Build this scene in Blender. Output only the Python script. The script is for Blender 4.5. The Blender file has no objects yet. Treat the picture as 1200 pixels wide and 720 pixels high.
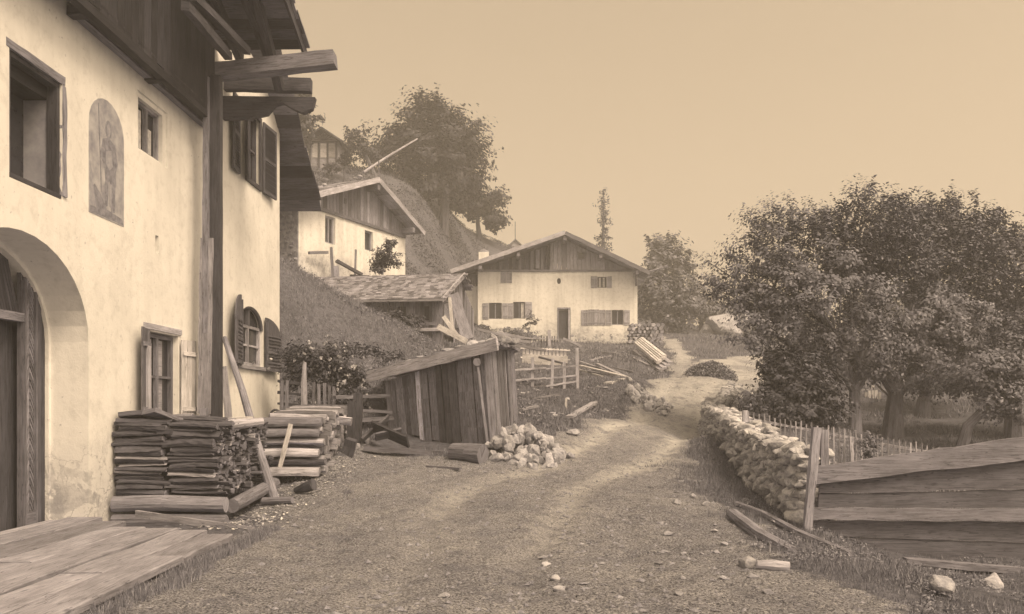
import bpy, bmesh, math, random
import numpy as np
from mathutils import Vector, Matrix, noise as mnoise

R = math.radians
rng = random.Random(7)
nrg = np.random.default_rng(11)
scene = bpy.context.scene
COL = scene.collection
CAMZ = 1.6

def P(px, py, Y):
    """a pixel of the 1200x720 photograph at depth Y -> world point"""
    return Vector(((px - 600) / 1000 * Y, Y, CAMZ + (475 - py) / 1000 * Y))

# ------------------------------------------------------------------ materials
MATS = {}
def newmat(name):
    m = bpy.data.materials.new(name); m.use_nodes = True
    nt = m.node_tree; nt.nodes.clear()
    out = nt.nodes.new('ShaderNodeOutputMaterial'); b = nt.nodes.new('ShaderNodeBsdfPrincipled')
    nt.links.new(b.outputs[0], out.inputs[0])
    b.inputs['Specular IOR Level'].default_value = 0.25
    b.inputs['Roughness'].default_value = 0.85
    MATS[name] = m
    return m, nt, b
def N(nt, t, **kw):
    n = nt.nodes.new(t)
    for k, v in kw.items():
        if k in n.inputs: n.inputs[k].default_value = v
        else: setattr(n, k, v)
    return n
def math_(nt, op, a, b=None, clamp=False):
    n = nt.nodes.new('ShaderNodeMath'); n.operation = op; n.use_clamp = clamp
    for i, v in enumerate((a, b)):
        if v is None: continue
        if isinstance(v, (int, float)): n.inputs[i].default_value = v
        else: nt.links.new(v, n.inputs[i])
    return n.outputs[0]
def ramp(nt, fac, stops, mul=False):
    n = nt.nodes.new('ShaderNodeValToRGB'); e = n.color_ramp.elements
    while len(e) < len(stops): e.new(0.5)
    for i, (p, c) in enumerate(stops):
        e[i].position = p
        if isinstance(c, (int, float)): c = (c, c, c) if c >= .999 or c < .001 or mul else grey(c)
        e[i].color = (*c, 1)
    nt.links.new(fac, n.inputs[0]); return n.outputs[0]
def mixc(nt, fac, a, b, mode='MIX'):
    n = nt.nodes.new('ShaderNodeMix'); n.data_type = 'RGBA'; n.blend_type = mode
    for sock, v in ((n.inputs[0], fac), (n.inputs[6], a), (n.inputs[7], b)):
        if isinstance(v, (int, float)):
            sock.default_value = v if sock == n.inputs[0] else (v, v, v, 1)
        elif isinstance(v, tuple): sock.default_value = (*v, 1)
        else: nt.links.new(v, sock)
    return n.outputs[2]
def noise(nt, vec, scale, detail=4, rough=0.6, dist=0.0):
    n = N(nt, 'ShaderNodeTexNoise'); n.inputs['Scale'].default_value = scale
    n.inputs['Detail'].default_value = detail; n.inputs['Roughness'].default_value = rough
    n.inputs['Distortion'].default_value = dist
    if vec is not None: nt.links.new(vec, n.inputs['Vector'])
    return n.outputs[0]
def bump(nt, b, h, strength, dist=0.02):
    n = N(nt, 'ShaderNodeBump'); n.inputs['Strength'].default_value = strength
    n.inputs['Distance'].default_value = dist
    nt.links.new(h, n.inputs['Height']); nt.links.new(n.outputs[0], b.inputs['Normal'])
def wpos(nt): return N(nt, 'ShaderNodeNewGeometry').outputs['Position']
def grey(v, w=0.0):
    k = max(0, 1 - v / .6)
    return (v * (1 + w), v * (1 + .05 * k), v * (1 - w) * (1 + .42 * k))

def mat_wood(name, v, var=0.5, grain=0.5, w=0.02):
    m, nt, b = newmat(name)
    uv = N(nt, 'ShaderNodeUVMap').outputs[0]
    mp = N(nt, 'ShaderNodeMapping'); mp.inputs['Scale'].default_value = (2.6, 38, 1); nt.links.new(uv, mp.inputs[0])
    g = noise(nt, mp.outputs[0], 1.0, 6, 0.65, 0.6)
    mp2 = N(nt, 'ShaderNodeMapping'); mp2.inputs['Scale'].default_value = (1.2, 3.0, 1); nt.links.new(uv, mp2.inputs[0])
    g2 = noise(nt, mp2.outputs[0], 1.3, 5, 0.7)
    at = N(nt, 'ShaderNodeAttribute'); at.attribute_name = 'rnd'
    f = math_(nt, 'MULTIPLY_ADD', at.outputs['Fac'], 1.0); 
    nt.nodes[-1].inputs[1].default_value = var * 1.5; nt.nodes[-1].inputs[2].default_value = 1 - var * .75
    gr = ramp(nt, g, [(0.3, 1 - grain), (0.5, 1.0), (0.75, 1 + grain * .5)], True)
    g2r = ramp(nt, g2, [(0.3, 0.65), (0.7, 1.3)], True)
    c = mixc(nt, 1.0, grey(v, w), gr, 'MULTIPLY')
    c = mixc(nt, 1.0, c, g2r, 'MULTIPLY')
    # checks opening along the grain, knots
    mp3 = N(nt, 'ShaderNodeMapping'); mp3.inputs['Scale'].default_value = (.9, 17, 1); nt.links.new(uv, mp3.inputs[0])
    ck = noise(nt, mp3.outputs[0], 1.0, 3, .5, .3)
    ckm = math_(nt, 'MULTIPLY', math_(nt, 'LESS_THAN', math_(nt, 'ABSOLUTE', math_(nt, 'SUBTRACT', ck, .52)), .007), .7)
    c = mixc(nt, ckm, c, grey(v * .25))
    mp4 = N(nt, 'ShaderNodeMapping'); mp4.inputs['Scale'].default_value = (1.6, 4.5, 1); nt.links.new(uv, mp4.inputs[0])
    vk = N(nt, 'ShaderNodeTexVoronoi'); vk.inputs['Scale'].default_value = 1.0; nt.links.new(mp4.outputs[0], vk.inputs['Vector'])
    c = mixc(nt, ramp(nt, vk.outputs['Distance'], [(.04, .75), (.1, 0.0)], True), c, grey(v * .4))
    # ramps clamp at 1: rescale through a vector maths node
    vm = N(nt, 'ShaderNodeVectorMath', operation='SCALE'); nt.links.new(c, vm.inputs[0]); nt.links.new(f, vm.inputs['Scale'])
    vs = N(nt, 'ShaderNodeVectorMath', operation='SCALE'); nt.links.new(vm.outputs[0], vs.inputs[0]); vs.inputs['Scale'].default_value = 1.25
    nt.links.new(vs.outputs[0], b.inputs['Base Color'])
    bump(nt, b, g, 0.6, 0.012)
    return m

def mat_plaster(name, v=0.74, zlow=None, zspan=1.0, rough_amt=1.0, dirt=.74):
    m, nt, b = newmat(name)
    p = wpos(nt)
    n1 = noise(nt, p, 0.55, 6, 0.62); n2 = noise(nt, p, 5.0, 5, 0.7); n3 = noise(nt, p, 38, 3, 0.6)
    c = ramp(nt, n1, [(0.3, v * .86), (0.55, v), (0.8, v * 1.04)])
    c = mixc(nt, 0.5 * rough_amt, c, mixc(nt, 1.0, c, ramp(nt, n2, [(0.32, .72), (0.5, 1.0)], True), 'MULTIPLY'))
    # streaks running down the wall
    mp = N(nt, 'ShaderNodeMapping'); mp.inputs['Scale'].default_value = (2.4, 2.4, 0.12); nt.links.new(p, mp.inputs[0])
    st = noise(nt, mp.outputs[0], 1.4, 5, 0.6)
    c = mixc(nt, 0.45, c, mixc(nt, 1.0, c, ramp(nt, st, [(0.36, dirt), (0.55, 1.0)], True), 'MULTIPLY'))
    # small pits and hairline cracks
    pit = noise(nt, p, 14, 2, 0.5)
    c = mixc(nt, math_(nt, 'MULTIPLY', ramp(nt, pit, [(0.24, 1.0), (0.3, 0.0)]), 0.55), c, grey(v * .35))
    vo = N(nt, 'ShaderNodeTexVoronoi', feature='DISTANCE_TO_EDGE'); vo.inputs['Scale'].default_value = 2.6
    dn = N(nt, 'ShaderNodeTexNoise'); dn.inputs['Scale'].default_value = 3.0; dn.inputs['Detail'].default_value = 5; nt.links.new(p, dn.inputs['Vector'])
    va = N(nt, 'ShaderNodeVectorMath', operation='ADD'); sc = N(nt, 'ShaderNodeVectorMath', operation='SCALE'); sc.inputs['Scale'].default_value = .8
    nt.links.new(dn.outputs['Color'], sc.inputs[0]); nt.links.new(p, va.inputs[0]); nt.links.new(sc.outputs[0], va.inputs[1]); nt.links.new(va.outputs[0], vo.inputs['Vector'])
    crack = ramp(nt, vo.outputs['Distance'], [(0.0, 1.0), (0.03, 0.0)])
    if zlow is not None:
        sx = N(nt, 'ShaderNodeSeparateXYZ'); nt.links.new(p, sx.inputs[0])
        h = math_(nt, 'DIVIDE', math_(nt, 'SUBTRACT', sx.outputs[2], zlow), zspan)
        h = math_(nt, 'ADD', h, math_(nt, 'MULTIPLY', math_(nt, 'SUBTRACT', n1, 0.5), 1.6))
        low = ramp(nt, h, [(0.35, 1.0), (0.75, 0.0)])
        crk = math_(nt, 'MULTIPLY', crack, math_(nt, 'MULTIPLY', low, 0.95))
        c = mixc(nt, crk, c, grey(v * .18))
        peel = noise(nt, p, 2.2, 6, 0.7, 0.5)
        pl = math_(nt, 'MULTIPLY', ramp(nt, peel, [(0.47, 0.0), (0.5, 1.0)]), low)
        c = mixc(nt, math_(nt, 'MULTIPLY', pl, 0.85), c, ramp(nt, n2, [(0.38, v * .16), (0.6, v * .7)]))
        c = mixc(nt, math_(nt, 'MULTIPLY', low, 0.45), c, grey(v * .62))
    nt.links.new(c, b.inputs['Base Color'])
    hh = math_(nt, 'ADD', math_(nt, 'MULTIPLY', n2, 1.0), math_(nt, 'MULTIPLY', n3, 0.25))
    hh = math_(nt, 'ADD', hh, math_(nt, 'MULTIPLY', n1, 2.5))
    bump(nt, b, hh, 0.3, 0.03)
    b.inputs['Roughness'].default_value = 0.95; b.inputs['Specular IOR Level'].default_value = 0.1
    return m

def mat_stone(name, v, lo=.55, hi=1.25, scale=9):
    m, nt, b = newmat(name)
    p = wpos(nt)
    at = N(nt, 'ShaderNodeAttribute'); at.attribute_name = 'rnd'
    n1 = noise(nt, p, scale, 6, 0.7); n2 = noise(nt, p, scale * 5, 4, 0.6)
    c = ramp(nt, n1, [(0.3, v * lo), (0.52, v), (0.75, min(.95, v * hi))])
    f = math_(nt, 'ADD', math_(nt, 'MULTIPLY', at.outputs['Fac'], 0.5), 0.72)
    vm = N(nt, 'ShaderNodeVectorMath', operation='SCALE'); nt.links.new(c, vm.inputs[0]); nt.links.new(f, vm.inputs['Scale'])
    nt.links.new(vm.outputs[0], b.inputs['Base Color'])
    bump(nt, b, math_(nt, 'ADD', n1, math_(nt, 'MULTIPLY', n2, .4)), 0.7, 0.03)
    return m

def mat_leaf(name, v, var=.8):
    m, nt, b = newmat(name)
    at = N(nt, 'ShaderNodeAttribute'); at.attribute_name = 'rnd'
    c = ramp(nt, at.outputs['Fac'], [(0.0, v * (1 - var * .5)), (0.75, v), (1.0, v * (1 + var))])
    nt.links.new(c, b.inputs['Base Color'])
    b.inputs['Roughness'].default_value = 0.6; b.inputs['Specular IOR Level'].default_value = 0.2
    return m

def mat_plain(name, v, rough=.7, spec=.3, ns=12, amt=.3, w=0.0):
    m, nt, b = newmat(name)
    n1 = noise(nt, wpos(nt), ns, 5, .6)
    nt.links.new(ramp(nt, n1, [(0.3, grey(v * (1 - amt), w)), (0.7, grey(v * (1 + amt), w))]), b.inputs['Base Color'])
    b.inputs['Roughness'].default_value = rough; b.inputs['Specular IOR Level'].default_value = spec
    return m

W_SHADE = mat_wood('wood_shade', 0.035, .6, .5)  # darker copy of the dark wood; shade under eaves and window head put into colour
W_DARK = mat_wood('wood_dark', 0.075, .6, .5)
W_MID = mat_wood('wood_weathered', 0.15, .7, .55)
W_GREY = mat_wood('wood_grey', 0.25, .6, .5)
W_LIGHT = mat_wood('wood_light', 0.46, .5, .4)
W_DECK = mat_wood('wood_deck', 0.2, .3, .35)
W_FIRE = mat_wood('wood_fire', 0.10, 1.1, .6)
W_STACK = mat_wood('wood_stack', 0.26, .9, .6)
W_SHED = mat_wood('wood_shed', 0.145, .9, .7)
W_BARK = mat_wood('wood_bark', 0.11, .4, .7)
W_FENCE = mat_wood('wood_fence', 0.10, .35, .45)
W_SHUT = mat_wood('wood_shutter', 0.26, .4, .4)
PL_1 = mat_plaster('plaster_big_house', 0.80, 0.0, 1.7, 1.0, .87)
PL_REV = mat_plaster('plaster_reveal', 0.62, 0.0, 1.3)
PL_2 = mat_plaster('plaster_hill_house', 0.78, 7.4, 1.6, 1.4, .68)
PL_3 = mat_plaster('plaster_far_house', 0.82, 5.4, 1.9, 1.4, .68)
PL_BARE = mat_plain('plaster_bare', 0.26, .95, .1, 4, .3)
ST_WHITE = mat_stone('stone_pale', 0.36, .5, 1.3, 12)
ST_WALL = mat_stone('stone_wall', 0.42, .3, 1.35, 7)
ST_MID = mat_stone('stone_grey', 0.30)
RUBBLE = mat_stone('rubble', 0.26, .35, 1.7, 5)
GLASS = mat_plain('pane_dark', 0.03, .25, .5, 3, .4)
DARKIN = mat_plain('interior_shade', 0.025, .9, .1)  # near-black colour standing in for unlit insides
CLOTH = mat_plain('curtain', 0.55, .9, .1)
LEAF_A = mat_leaf('leaf_orchard', 0.155, .6)
LEAF_B = mat_leaf('leaf_bush', 0.085, .7)
LEAF_C = mat_leaf('leaf_hill_tree', 0.058, .6)
LEAF_D = mat_leaf('leaf_far', 0.15, .5)
LEAF_W = mat_leaf('petal', 0.42, .2)
GRASS = mat_leaf('grass_blade', 0.19, .7)
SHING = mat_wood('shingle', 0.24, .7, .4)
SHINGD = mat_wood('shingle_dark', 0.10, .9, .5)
IRON = mat_plain('iron', 0.04, .5, .4)
FRESCO = mat_plain('fresco_ground', 0.34, .95, .1, 5, .35)
FRES_D = mat_plain('fresco_dark', 0.22, .95, .1, 14, .35)
FRES_L = mat_plain('fresco_light', 0.31, .95, .1, 14, .2)

# ------------------------------------------------------------------ objects
ORG = {}
def ORGof(o): return ORG.get(o.name, Vector((0, 0, 0))) if o else Vector((0, 0, 0))
def setp(o, label=None, cat=None, group=None, kind=None):
    if label: o['label'] = label
    if cat: o['category'] = cat
    if group: o['group'] = group
    if kind: o['kind'] = kind
    return o
def thing(name, label, cat, loc, group=None):
    o = bpy.data.objects.new(name, None); o.empty_display_size = .2
    COL.objects.link(o); o.location = loc; ORG[o.name] = Vector(loc)
    return setp(o, label, cat, group)

SPLIT = {'joist', 'rafter', 'purlin', 'corner_post', 'verge_board', 'door_frame', 'bearer', 'roof_lath', 'curtain', 'post_stave'}
class MB:
    def __init__(s): s.v = []; s.f = []; s.uv = []; s.r = []; s.marks = []
    def quad(s, pts, uvs=None, r=.5):
        b = len(s.v); s.v += [tuple(p) for p in pts]; s.f.append(tuple(range(b, b + len(pts))))
        s.uv += uvs or [(p[0], p[2]) for p in pts]; s.r.append(r)
    def hexa(s, c, axis=0, r=None):
        """8 corners: bottom 4 ccw then top 4; grain along axis 0 (c0->c1) 1 (c0->c3) or 2 (c0->c4)"""
        s.marks.append(len(s.f)); r = rng.random() if r is None else r
        c = [Vector(p) for p in c]
        ctr = sum(c, Vector()) / 8
        d = [(c[1] - c[0]), (c[3] - c[0]), (c[4] - c[0])]
        g = d[axis].normalized() if d[axis].length > 0 else Vector((1, 0, 0))
        ou, ov = rng.random() * 50, rng.random() * 50
        for q in ((0, 3, 2, 1), (4, 5, 6, 7), (0, 1, 5, 4), (1, 2, 6, 5), (2, 3, 7, 6), (3, 0, 4, 7)):
            pts = [c[i] for i in q]
            e = pts[1] - pts[0]; e2 = pts[3] - pts[0]
            nrm = e.cross(e2)
            cr = nrm.cross(g)
            if cr.length < 1e-6 * max(nrm.length, 1e-9) or nrm.length < 1e-12: cr = e
            cr = cr.normalized() if cr.length > 0 else Vector((0, 0, 1))
            if abs(nrm.normalized().dot(g) if nrm.length > 0 else 0) > .7:   # end grain
                uv = [(ou + (p - ctr).dot(e.normalized()) * .2, ov + (p - ctr).dot(e2.normalized())) for p in pts]
            else:
                uv = [(ou + (p - ctr).dot(g), ov + (p - ctr).dot(cr)) for p in pts]
            s.quad(pts, uv, r)
    def beam(s, p0, p1, w, h, up=(0, 0, 1), n=1, jit=0.0, r=None, taper=1.0):
        s.marks.append(len(s.f)); p0, p1 = Vector(p0), Vector(p1); r = rng.random() if r is None else r
        a = (p1 - p0).normalized(); up = Vector(up)
        sd = a.cross(up)
        if sd.length < 1e-4: sd = a.cross(Vector((0, 1, 0)))
        sd.normalize(); upv = sd.cross(a).normalized()
        L = (p1 - p0).length; ou, ov = rng.random() * 50, rng.random() * 50
        rings = []
        for i in range(n + 1):
            t = i / n; c = p0.lerp(p1, t); k = 1 + (taper - 1) * t
            o = [rng.uniform(-jit, jit) for _ in range(8)]
            rings.append([c + sd * (-w / 2 * k + o[0]) + upv * (-h / 2 * k + o[1]), c + sd * (w / 2 * k + o[2]) + upv * (-h / 2 * k + o[3]),
                          c + sd * (w / 2 * k + o[4]) + upv * (h / 2 * k + o[5]), c + sd * (-w / 2 * k + o[6]) + upv * (h / 2 * k + o[7])])
        acr = [0, w, w + h, 2 * w + h, 2 * w + 2 * h]
        for i in range(n):
            for k in range(4):
                k2 = (k + 1) % 4; u0, u1 = ou + L * i / n, ou + L * (i + 1) / n
                s.quad([rings[i][k], rings[i][k2], rings[i + 1][k2], rings[i + 1][k]],
                       [(u0, ov + acr[k]), (u0, ov + acr[k + 1]), (u1, ov + acr[k + 1]), (u1, ov + acr[k])], r)
        s.quad(rings[0][::-1], [(ou, ov), (ou + .05, ov), (ou + .05, ov + h), (ou, ov + h)], r)
        s.quad(rings[-1], [(ou, ov), (ou + .05, ov), (ou + .05, ov + h), (ou, ov + h)], r)
    def tube(s, path, radii, seg=8, jit=0.0, r=None, caps=True):
        s.marks.append(len(s.f)); r = rng.random() if r is None else r
        path = [Vector(p) for p in path]; rings = []; ou, ov = rng.random() * 50, rng.random() * 50
        prev = None; L = 0
        for i, p in enumerate(path):
            a = (path[min(i + 1, len(path) - 1)] - path[max(i - 1, 0)])
            a = a.normalized() if a.length else Vector((0, 0, 1))
            if prev is None:
                sd = a.cross(Vector((0, 0, 1)));
                if sd.length < .1: sd = a.cross(Vector((0, 1, 0)))
            else: sd = prev - a * prev.dot(a)
            sd.normalize(); prev = sd; up = a.cross(sd)
            if i: L += (p - path[i - 1]).length
            rr = radii[i] if hasattr(radii, '__len__') else radii
            ring = []
            for k in range(seg):
                t = 2 * math.pi * k / seg; q = rr * (1 + rng.uniform(-jit, jit))
                ring.append(p + sd * math.cos(t) * q + up * math.sin(t) * q)
            rings.append((ring, L, rr))
        for i in range(len(rings) - 1):
            A, la, ra = rings[i]; B, lb, rb = rings[i + 1]
            for k in range(seg):
                k2 = (k + 1) % seg; v0 = ov + 6.28 * ra * k / seg; v1 = ov + 6.28 * ra * (k + 1) / seg
                s.quad([A[k], A[k2], B[k2], B[k]], [(ou + la, v0), (ou + la, v1), (ou + lb, v1), (ou + lb, v0)], r)
        if caps:
            for ring, rev in ((rings[0], True), (rings[-1], False)):
                q = ring[0][::-1] if rev else ring[0]
                s.quad(q, [(ou + .03 * math.cos(k), ov + .03 * math.sin(k)) for k in range(seg)], min(1, r + .25))
    def prism(s, poly, w0, w1, F, r=.5):
        """poly in (u,z) of frame F, from w0 to w1"""
        A = [F(u, w0, z) for u, z in poly]; B = [F(u, w1, z) for u, z in poly]; n = len(poly)
        s.quad(A, [(u, z) for u, z in poly], r); s.quad(B[::-1], [(u, z) for u, z in poly][::-1], r)
        for i in range(n):
            j = (i + 1) % n
            s.quad([A[j], A[i], B[i], B[j]], [(w0, poly[j][1]), (w0, poly[i][1]), (w1, poly[i][1]), (w1, poly[j][1])], r)
    def fbox(s, F, u0, u1, z0, z1, w0, w1, axis=0, r=None):
        s.hexa([F(u0, w0, z0), F(u1, w0, z0), F(u1, w1, z0), F(u0, w1, z0), F(u0, w0, z1), F(u1, w0, z1), F(u1, w1, z1), F(u0, w1, z1)], axis, r)
    def raw(s, verts, faces, M, r=.5):
        b = len(s.v); vs = [tuple(M @ Vector(v)) for v in verts]; s.v += vs
        for f in faces:
            s.f.append(tuple(i + b for i in f)); s.r.append(r); s.uv += [(vs[i][0], vs[i][2]) for i in f]
    def build(s, name, mat, parent=None, org=None, label=None, cat=None, group=None, kind=None, smooth=False, bevel=0, fixn=False):
        if name in SPLIT and parent and len(s.marks) > 1:
            out = []; ends = s.marks[1:] + [len(s.f)]; vo = [0]
            for f in s.f: vo.append(vo[-1] + len(f))
            for a, e in zip(s.marks, ends):
                q = MB(); q.v = s.v[vo[a]:vo[e]]; q.uv = s.uv[vo[a]:vo[e]]; q.r = s.r[a:e]; q.f = [tuple(i - vo[a] for i in f) for f in s.f[a:e]]
                out.append(q.build(name, mat, parent, org, label, cat, group, kind, smooth, bevel, fixn))
            return out[0]
        if org is None: org = ORGof(parent) if parent else Vector((0, 0, 0))
        org = Vector(org)
        me = bpy.data.meshes.new(name)
        me.from_pydata([(x - org.x, y - org.y, z - org.z) for x, y, z in s.v], [], s.f)
        uvl = me.uv_layers.new(name='UVMap'); uvl.data.foreach_set('uv', np.array(s.uv, dtype=np.float32).ravel())
        at = me.attributes.new('rnd', 'FLOAT', 'FACE'); at.data.foreach_set('value', np.array(s.r, dtype=np.float32))
        me.materials.append(mat)
        if fixn:
            bm = bmesh.new(); bm.from_mesh(me); bmesh.ops.remove_doubles(bm, verts=bm.verts, dist=1e-5)
            bmesh.ops.recalc_face_normals(bm, faces=bm.faces); bm.to_mesh(me); bm.free()
        if smooth: me.shade_smooth()
        me.update()
        o = bpy.data.objects.new(name, me); COL.objects.link(o)
        if parent: o.parent = parent; ORG[o.name] = org
        else: o.location = org; ORG[o.name] = org
        if bevel:
            md = o.modifiers.new('edge', 'BEVEL'); md.width = bevel; md.segments = 1; md.limit_method = 'ANGLE'
        return setp(o, label, cat, group, kind)

def frame(ox, oy, dx, dy):
    l = math.hypot(dx, dy); dx, dy = dx / l, dy / l
    nx, ny = dy, -dx
    return lambda u, w, z: Vector((ox + dx * u + nx * w, oy + dy * u + ny * w, z))

def boolcut(o, cutters):
    """cut prisms (MB objects as bpy meshes) out of o, then remove them"""
    for c in cutters:
        md = o.modifiers.new('cut', 'BOOLEAN'); md.operation = 'DIFFERENCE'; md.solver = 'EXACT'; md.object = c
    dg = bpy.context.evaluated_depsgraph_get(); dg.update()
    me = bpy.data.meshes.new_from_object(o.evaluated_get(dg), preserve_all_data_layers=True, depsgraph=dg)
    o.modifiers.clear(); old = o.data; o.data = me
    for c in cutters: bpy.data.objects.remove(c, do_unlink=True)

def copyobj(src, name, loc, rot, scale, parent=None, label=None, group=None):
    c = src.copy(); c.name = name; COL.objects.link(c); c.location = loc; c.rotation_euler = rot; c.scale = scale
    if label: c['label'] = label
    if group: c['group'] = group
    ORG[c.name] = Vector(loc)
    return c

# rocks
def rock_geo(seed, sub=2, ang=.5):
    """angular stone: hull of scattered points, edges broken by a little noise"""
    r = random.Random(seed); bm = bmesh.new(); off = Vector((r.random() * 50, r.random() * 50, r.random() * 50))
    for _ in range(11 + 3 * sub):
        d = Vector((r.gauss(0, 1), r.gauss(0, 1), r.gauss(0, 1))).normalized() * r.uniform(.72, 1.05); bm.verts.new(d)
    g = bmesh.ops.convex_hull(bm, input=bm.verts)
    bmesh.ops.delete(bm, geom=[v for v in bm.verts if not v.link_faces], context='VERTS')
    if sub > 1:
        bmesh.ops.bevel(bm, geom=list(bm.edges), offset=.07, segments=1, affect='EDGES', profile=.5)
        bmesh.ops.triangulate(bm, faces=bm.faces)
        bmesh.ops.subdivide_edges(bm, edges=bm.edges, cuts=sub - 1, use_grid_fill=True)
        for v in bm.verts: v.co = v.co * (1 + .10 * mnoise.noise(v.co * 2.6 + off) + .04 * mnoise.noise(v.co * 7 + off))
    vs = [tuple(v.co) for v in bm.verts]; bm.verts.index_update(); fs = [tuple(x.index for x in f.verts) for f in bm.faces]; bm.free()
    return vs, fs
ROCKS = [rock_geo(i) for i in range(8)]
ROCKS3 = [rock_geo(i + 20, 3) for i in range(4)]
ROCKS1 = [rock_geo(i + 50, 1) for i in range(8)]
def rockM(loc, s, rot=None):
    e = rot or (rng.uniform(0, 6.3), rng.uniform(0, 6.3), rng.uniform(0, 6.3))
    from mathutils import Euler
    S = Matrix.Diagonal((s[0], s[1], s[2], 1))
    return Matrix.Translation(loc) @ Euler((0, 0, e[2])).to_matrix().to_4x4() @ S @ Euler(e).to_matrix().to_4x4()
# ------------------------------------------------------------------ terrain
ctl = []
def cr(*a): ctl.append(a)
def cp(px, py, Y):
    p = P(px, py, Y); ctl.append((p.x, p.y, p.z))
for a in [(-5,3,0),(0,3,0),(5,3,-.1),(10,3,-.5),(-10,3,0),(-5,-8,0),(4,-8,-.2),(12,-8,-.8),(-14,-8,0),
          (-5,8,0),(-2,8,0),(1,8,0),(3,8,-.03),(5,8,-.28),(8,8,-.5),(-5,10.5,-.04),(-2,10.5,.02),(1,10.5,.06),(3.2,10.5,0),
          (-5.2,12.1,-.1),(-3.5,12.1,-.02),(-1,12.5,.2),(1.5,12.5,.22),(3.3,12.5,.1),(4.05,11.6,-.1),(5.3,11.2,-.5),(6.9,11.2,-.55),(9,11,-.65),
          (-4,14,.14),(-2.2,14.2,.3),(0,14.3,.33),(2.6,14.3,.25),(4.4,14,.0),(-4,15.3,.3),(-3,16.2,.48),(-5.4,17,.5),(-1,16,.5),
          (3.6,17,.38),(5.0,18,.5),(6.8,17,.15),(8.8,17,-.15),(11,17,-.25),(14,17,-.3),
          (0,60,6.8),(8,64,6.8),(3,66,7.5),(-13,30,8.4),(-13,20,6.5),(-13,38,9.5),(-9,24.5,6.3),(-9,18,2.6),(-9,14,1.2),(-14,12,3),(-20,40,13),
          (-10,90,14),(-5,108,11),(3,105,9),(-22,65,16),(-30,95,14),(12,95,9),(30,95,8),(60,105,5),(30,70,6),(60,60,3),(40,30,0),(25,12,-1.2),(40,0,-2),
          (150,0,-3),(160,250,8),(0,260,9),(-160,250,12),(-150,100,16),(-150,0,6),(150,110,4),(150,-40,-3),(0,-45,-1),(-150,-45,2),(-50,40,17),(-45,0,6)]: cr(*a)
for a in [(-5.3,20.3,1.1),(-5.2,18.5,.9),(-4.9,21.6,1.75),(-6.3,11,-.08),(-6.5,8,-.08),(-6.3,14,.05),(-6.4,17,.4),(-4.6,37,4.6),(-3.0,43,5.3),(-3.5,50,7.0),(-13,46,11),(-8,51,10.5),(-13,53,13.5),(-7,32,4.9),(-9,33,6.4),(-3,32,3.9),(-3,69,12.0),(-3,64,9.6)]: cr(*a)
for a in [(579,526,17),(461,505,18.8),(604,493,19.5),(615,548,16),(420,517,17.5),(700,520,19),(760,500,22),(825,522,22),(650,480,22),(600,471,25),
          (690,447,29),(740,458,27),(800,450,33),(780,470,27),(850,440,36),(890,430,42),(940,425,50),(1000,418,58),(800,415,45),(668,401,54),(560,392,54),(745,406,54),
          (780,398,53),(760,440,38),(700,420,42),(830,393,62),(900,402,65),(1000,405,75),(1000,514,22),(1100,500,25),(1200,480,32),(1050,455,45),(900,480,30),
          (1200,440,62),(920,500,21),(870,452,30),(340,400,23.8),(420,402,25),(500,417,26),(440,440,21),(352,466,20.3),(380,482,18.3),(330,484,18.5),(400,530,16.2),
          (328,310,26),(372,331,27),(413,352,28.5),(470,380,29),(515,406,30),(517,403,33.5),(400,384,36),(350,322,38),(390,333,40.5),(475,352,46),(540,400,38),
          (513,319,58),(500,285,62),(522,282,69),(533,302,66),(550,298,75),(508,252,67),(545,318,66),(575,302,77),(560,275,82),(620,305,88),(490,228,68),(450,207,67),(380,197,63),(300,195,63),(530,255,75),(600,415,45),(560,410,41),(615,432,37),
          (450,235,62),(590,440,33),(820,385,75)]: cp(*a)
ctl = np.array(ctl)
SC = 20.0
def _U(r2): return np.where(r2 < 1e-12, 0, r2 * np.log(np.maximum(r2, 1e-12)) * .5)
_n = len(ctl); _p = ctl[:, :2] / SC
_K = _U(((_p[:, None] - _p[None]) ** 2).sum(-1)) + np.eye(_n) * 2e-4
_A = np.zeros((_n + 3, _n + 3)); _A[:_n, :_n] = _K; _A[:_n, _n] = 1; _A[:_n, _n + 1:] = _p; _A[_n:, :_n] = _A[:_n, _n:].T
_w = np.linalg.solve(_A, np.r_[ctl[:, 2], 0, 0, 0])
def Hb(x, y):
    x = np.atleast_1d(np.asarray(x, float)); y = np.atleast_1d(np.asarray(y, float)); out = np.empty(x.size)
    xf, yf = x.ravel() / SC, y.ravel() / SC
    for i in range(0, x.size, 20000):
        q = np.stack([xf[i:i + 20000], yf[i:i + 20000]], 1)
        out[i:i + 20000] = _U(((q[:, None] - _p[None]) ** 2).sum(-1)) @ _w[:_n] + _w[_n] + q @ _w[_n + 1:]
    return out.reshape(x.shape)
def _hash(ix, iy, s):
    v = np.sin(ix * 127.1 + iy * 311.7 + s * 74.7) * 43758.5453
    return v - np.floor(v)
def vn(x, y, f, s=0):
    x = x * f; y = y * f; ix = np.floor(x); iy = np.floor(y); fx = x - ix; fy = y - iy
    fx = fx * fx * (3 - 2 * fx); fy = fy * fy * (3 - 2 * fy)
    a = _hash(ix, iy, s); b = _hash(ix + 1, iy, s); c = _hash(ix, iy + 1, s); d = _hash(ix + 1, iy + 1, s)
    return (a * (1 - fx) + b * fx) * (1 - fy) + (c * (1 - fx) + d * fx) * fy - .5
ROAD = [(-.6,-10,6.5),(-.6,4,4.2),(-.5,8,3.5),(-.2,11,3.2),(.2,13.5,3.1),(1.3,16,2.0),(2.6,19,1.5),(3.7,22,1.35),(5.3,27,1.25),(7.7,33,1.5),(10.3,40,2.2),(14.5,47,1.5),(22,54,1.5),(34,60,1.5)]
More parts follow.
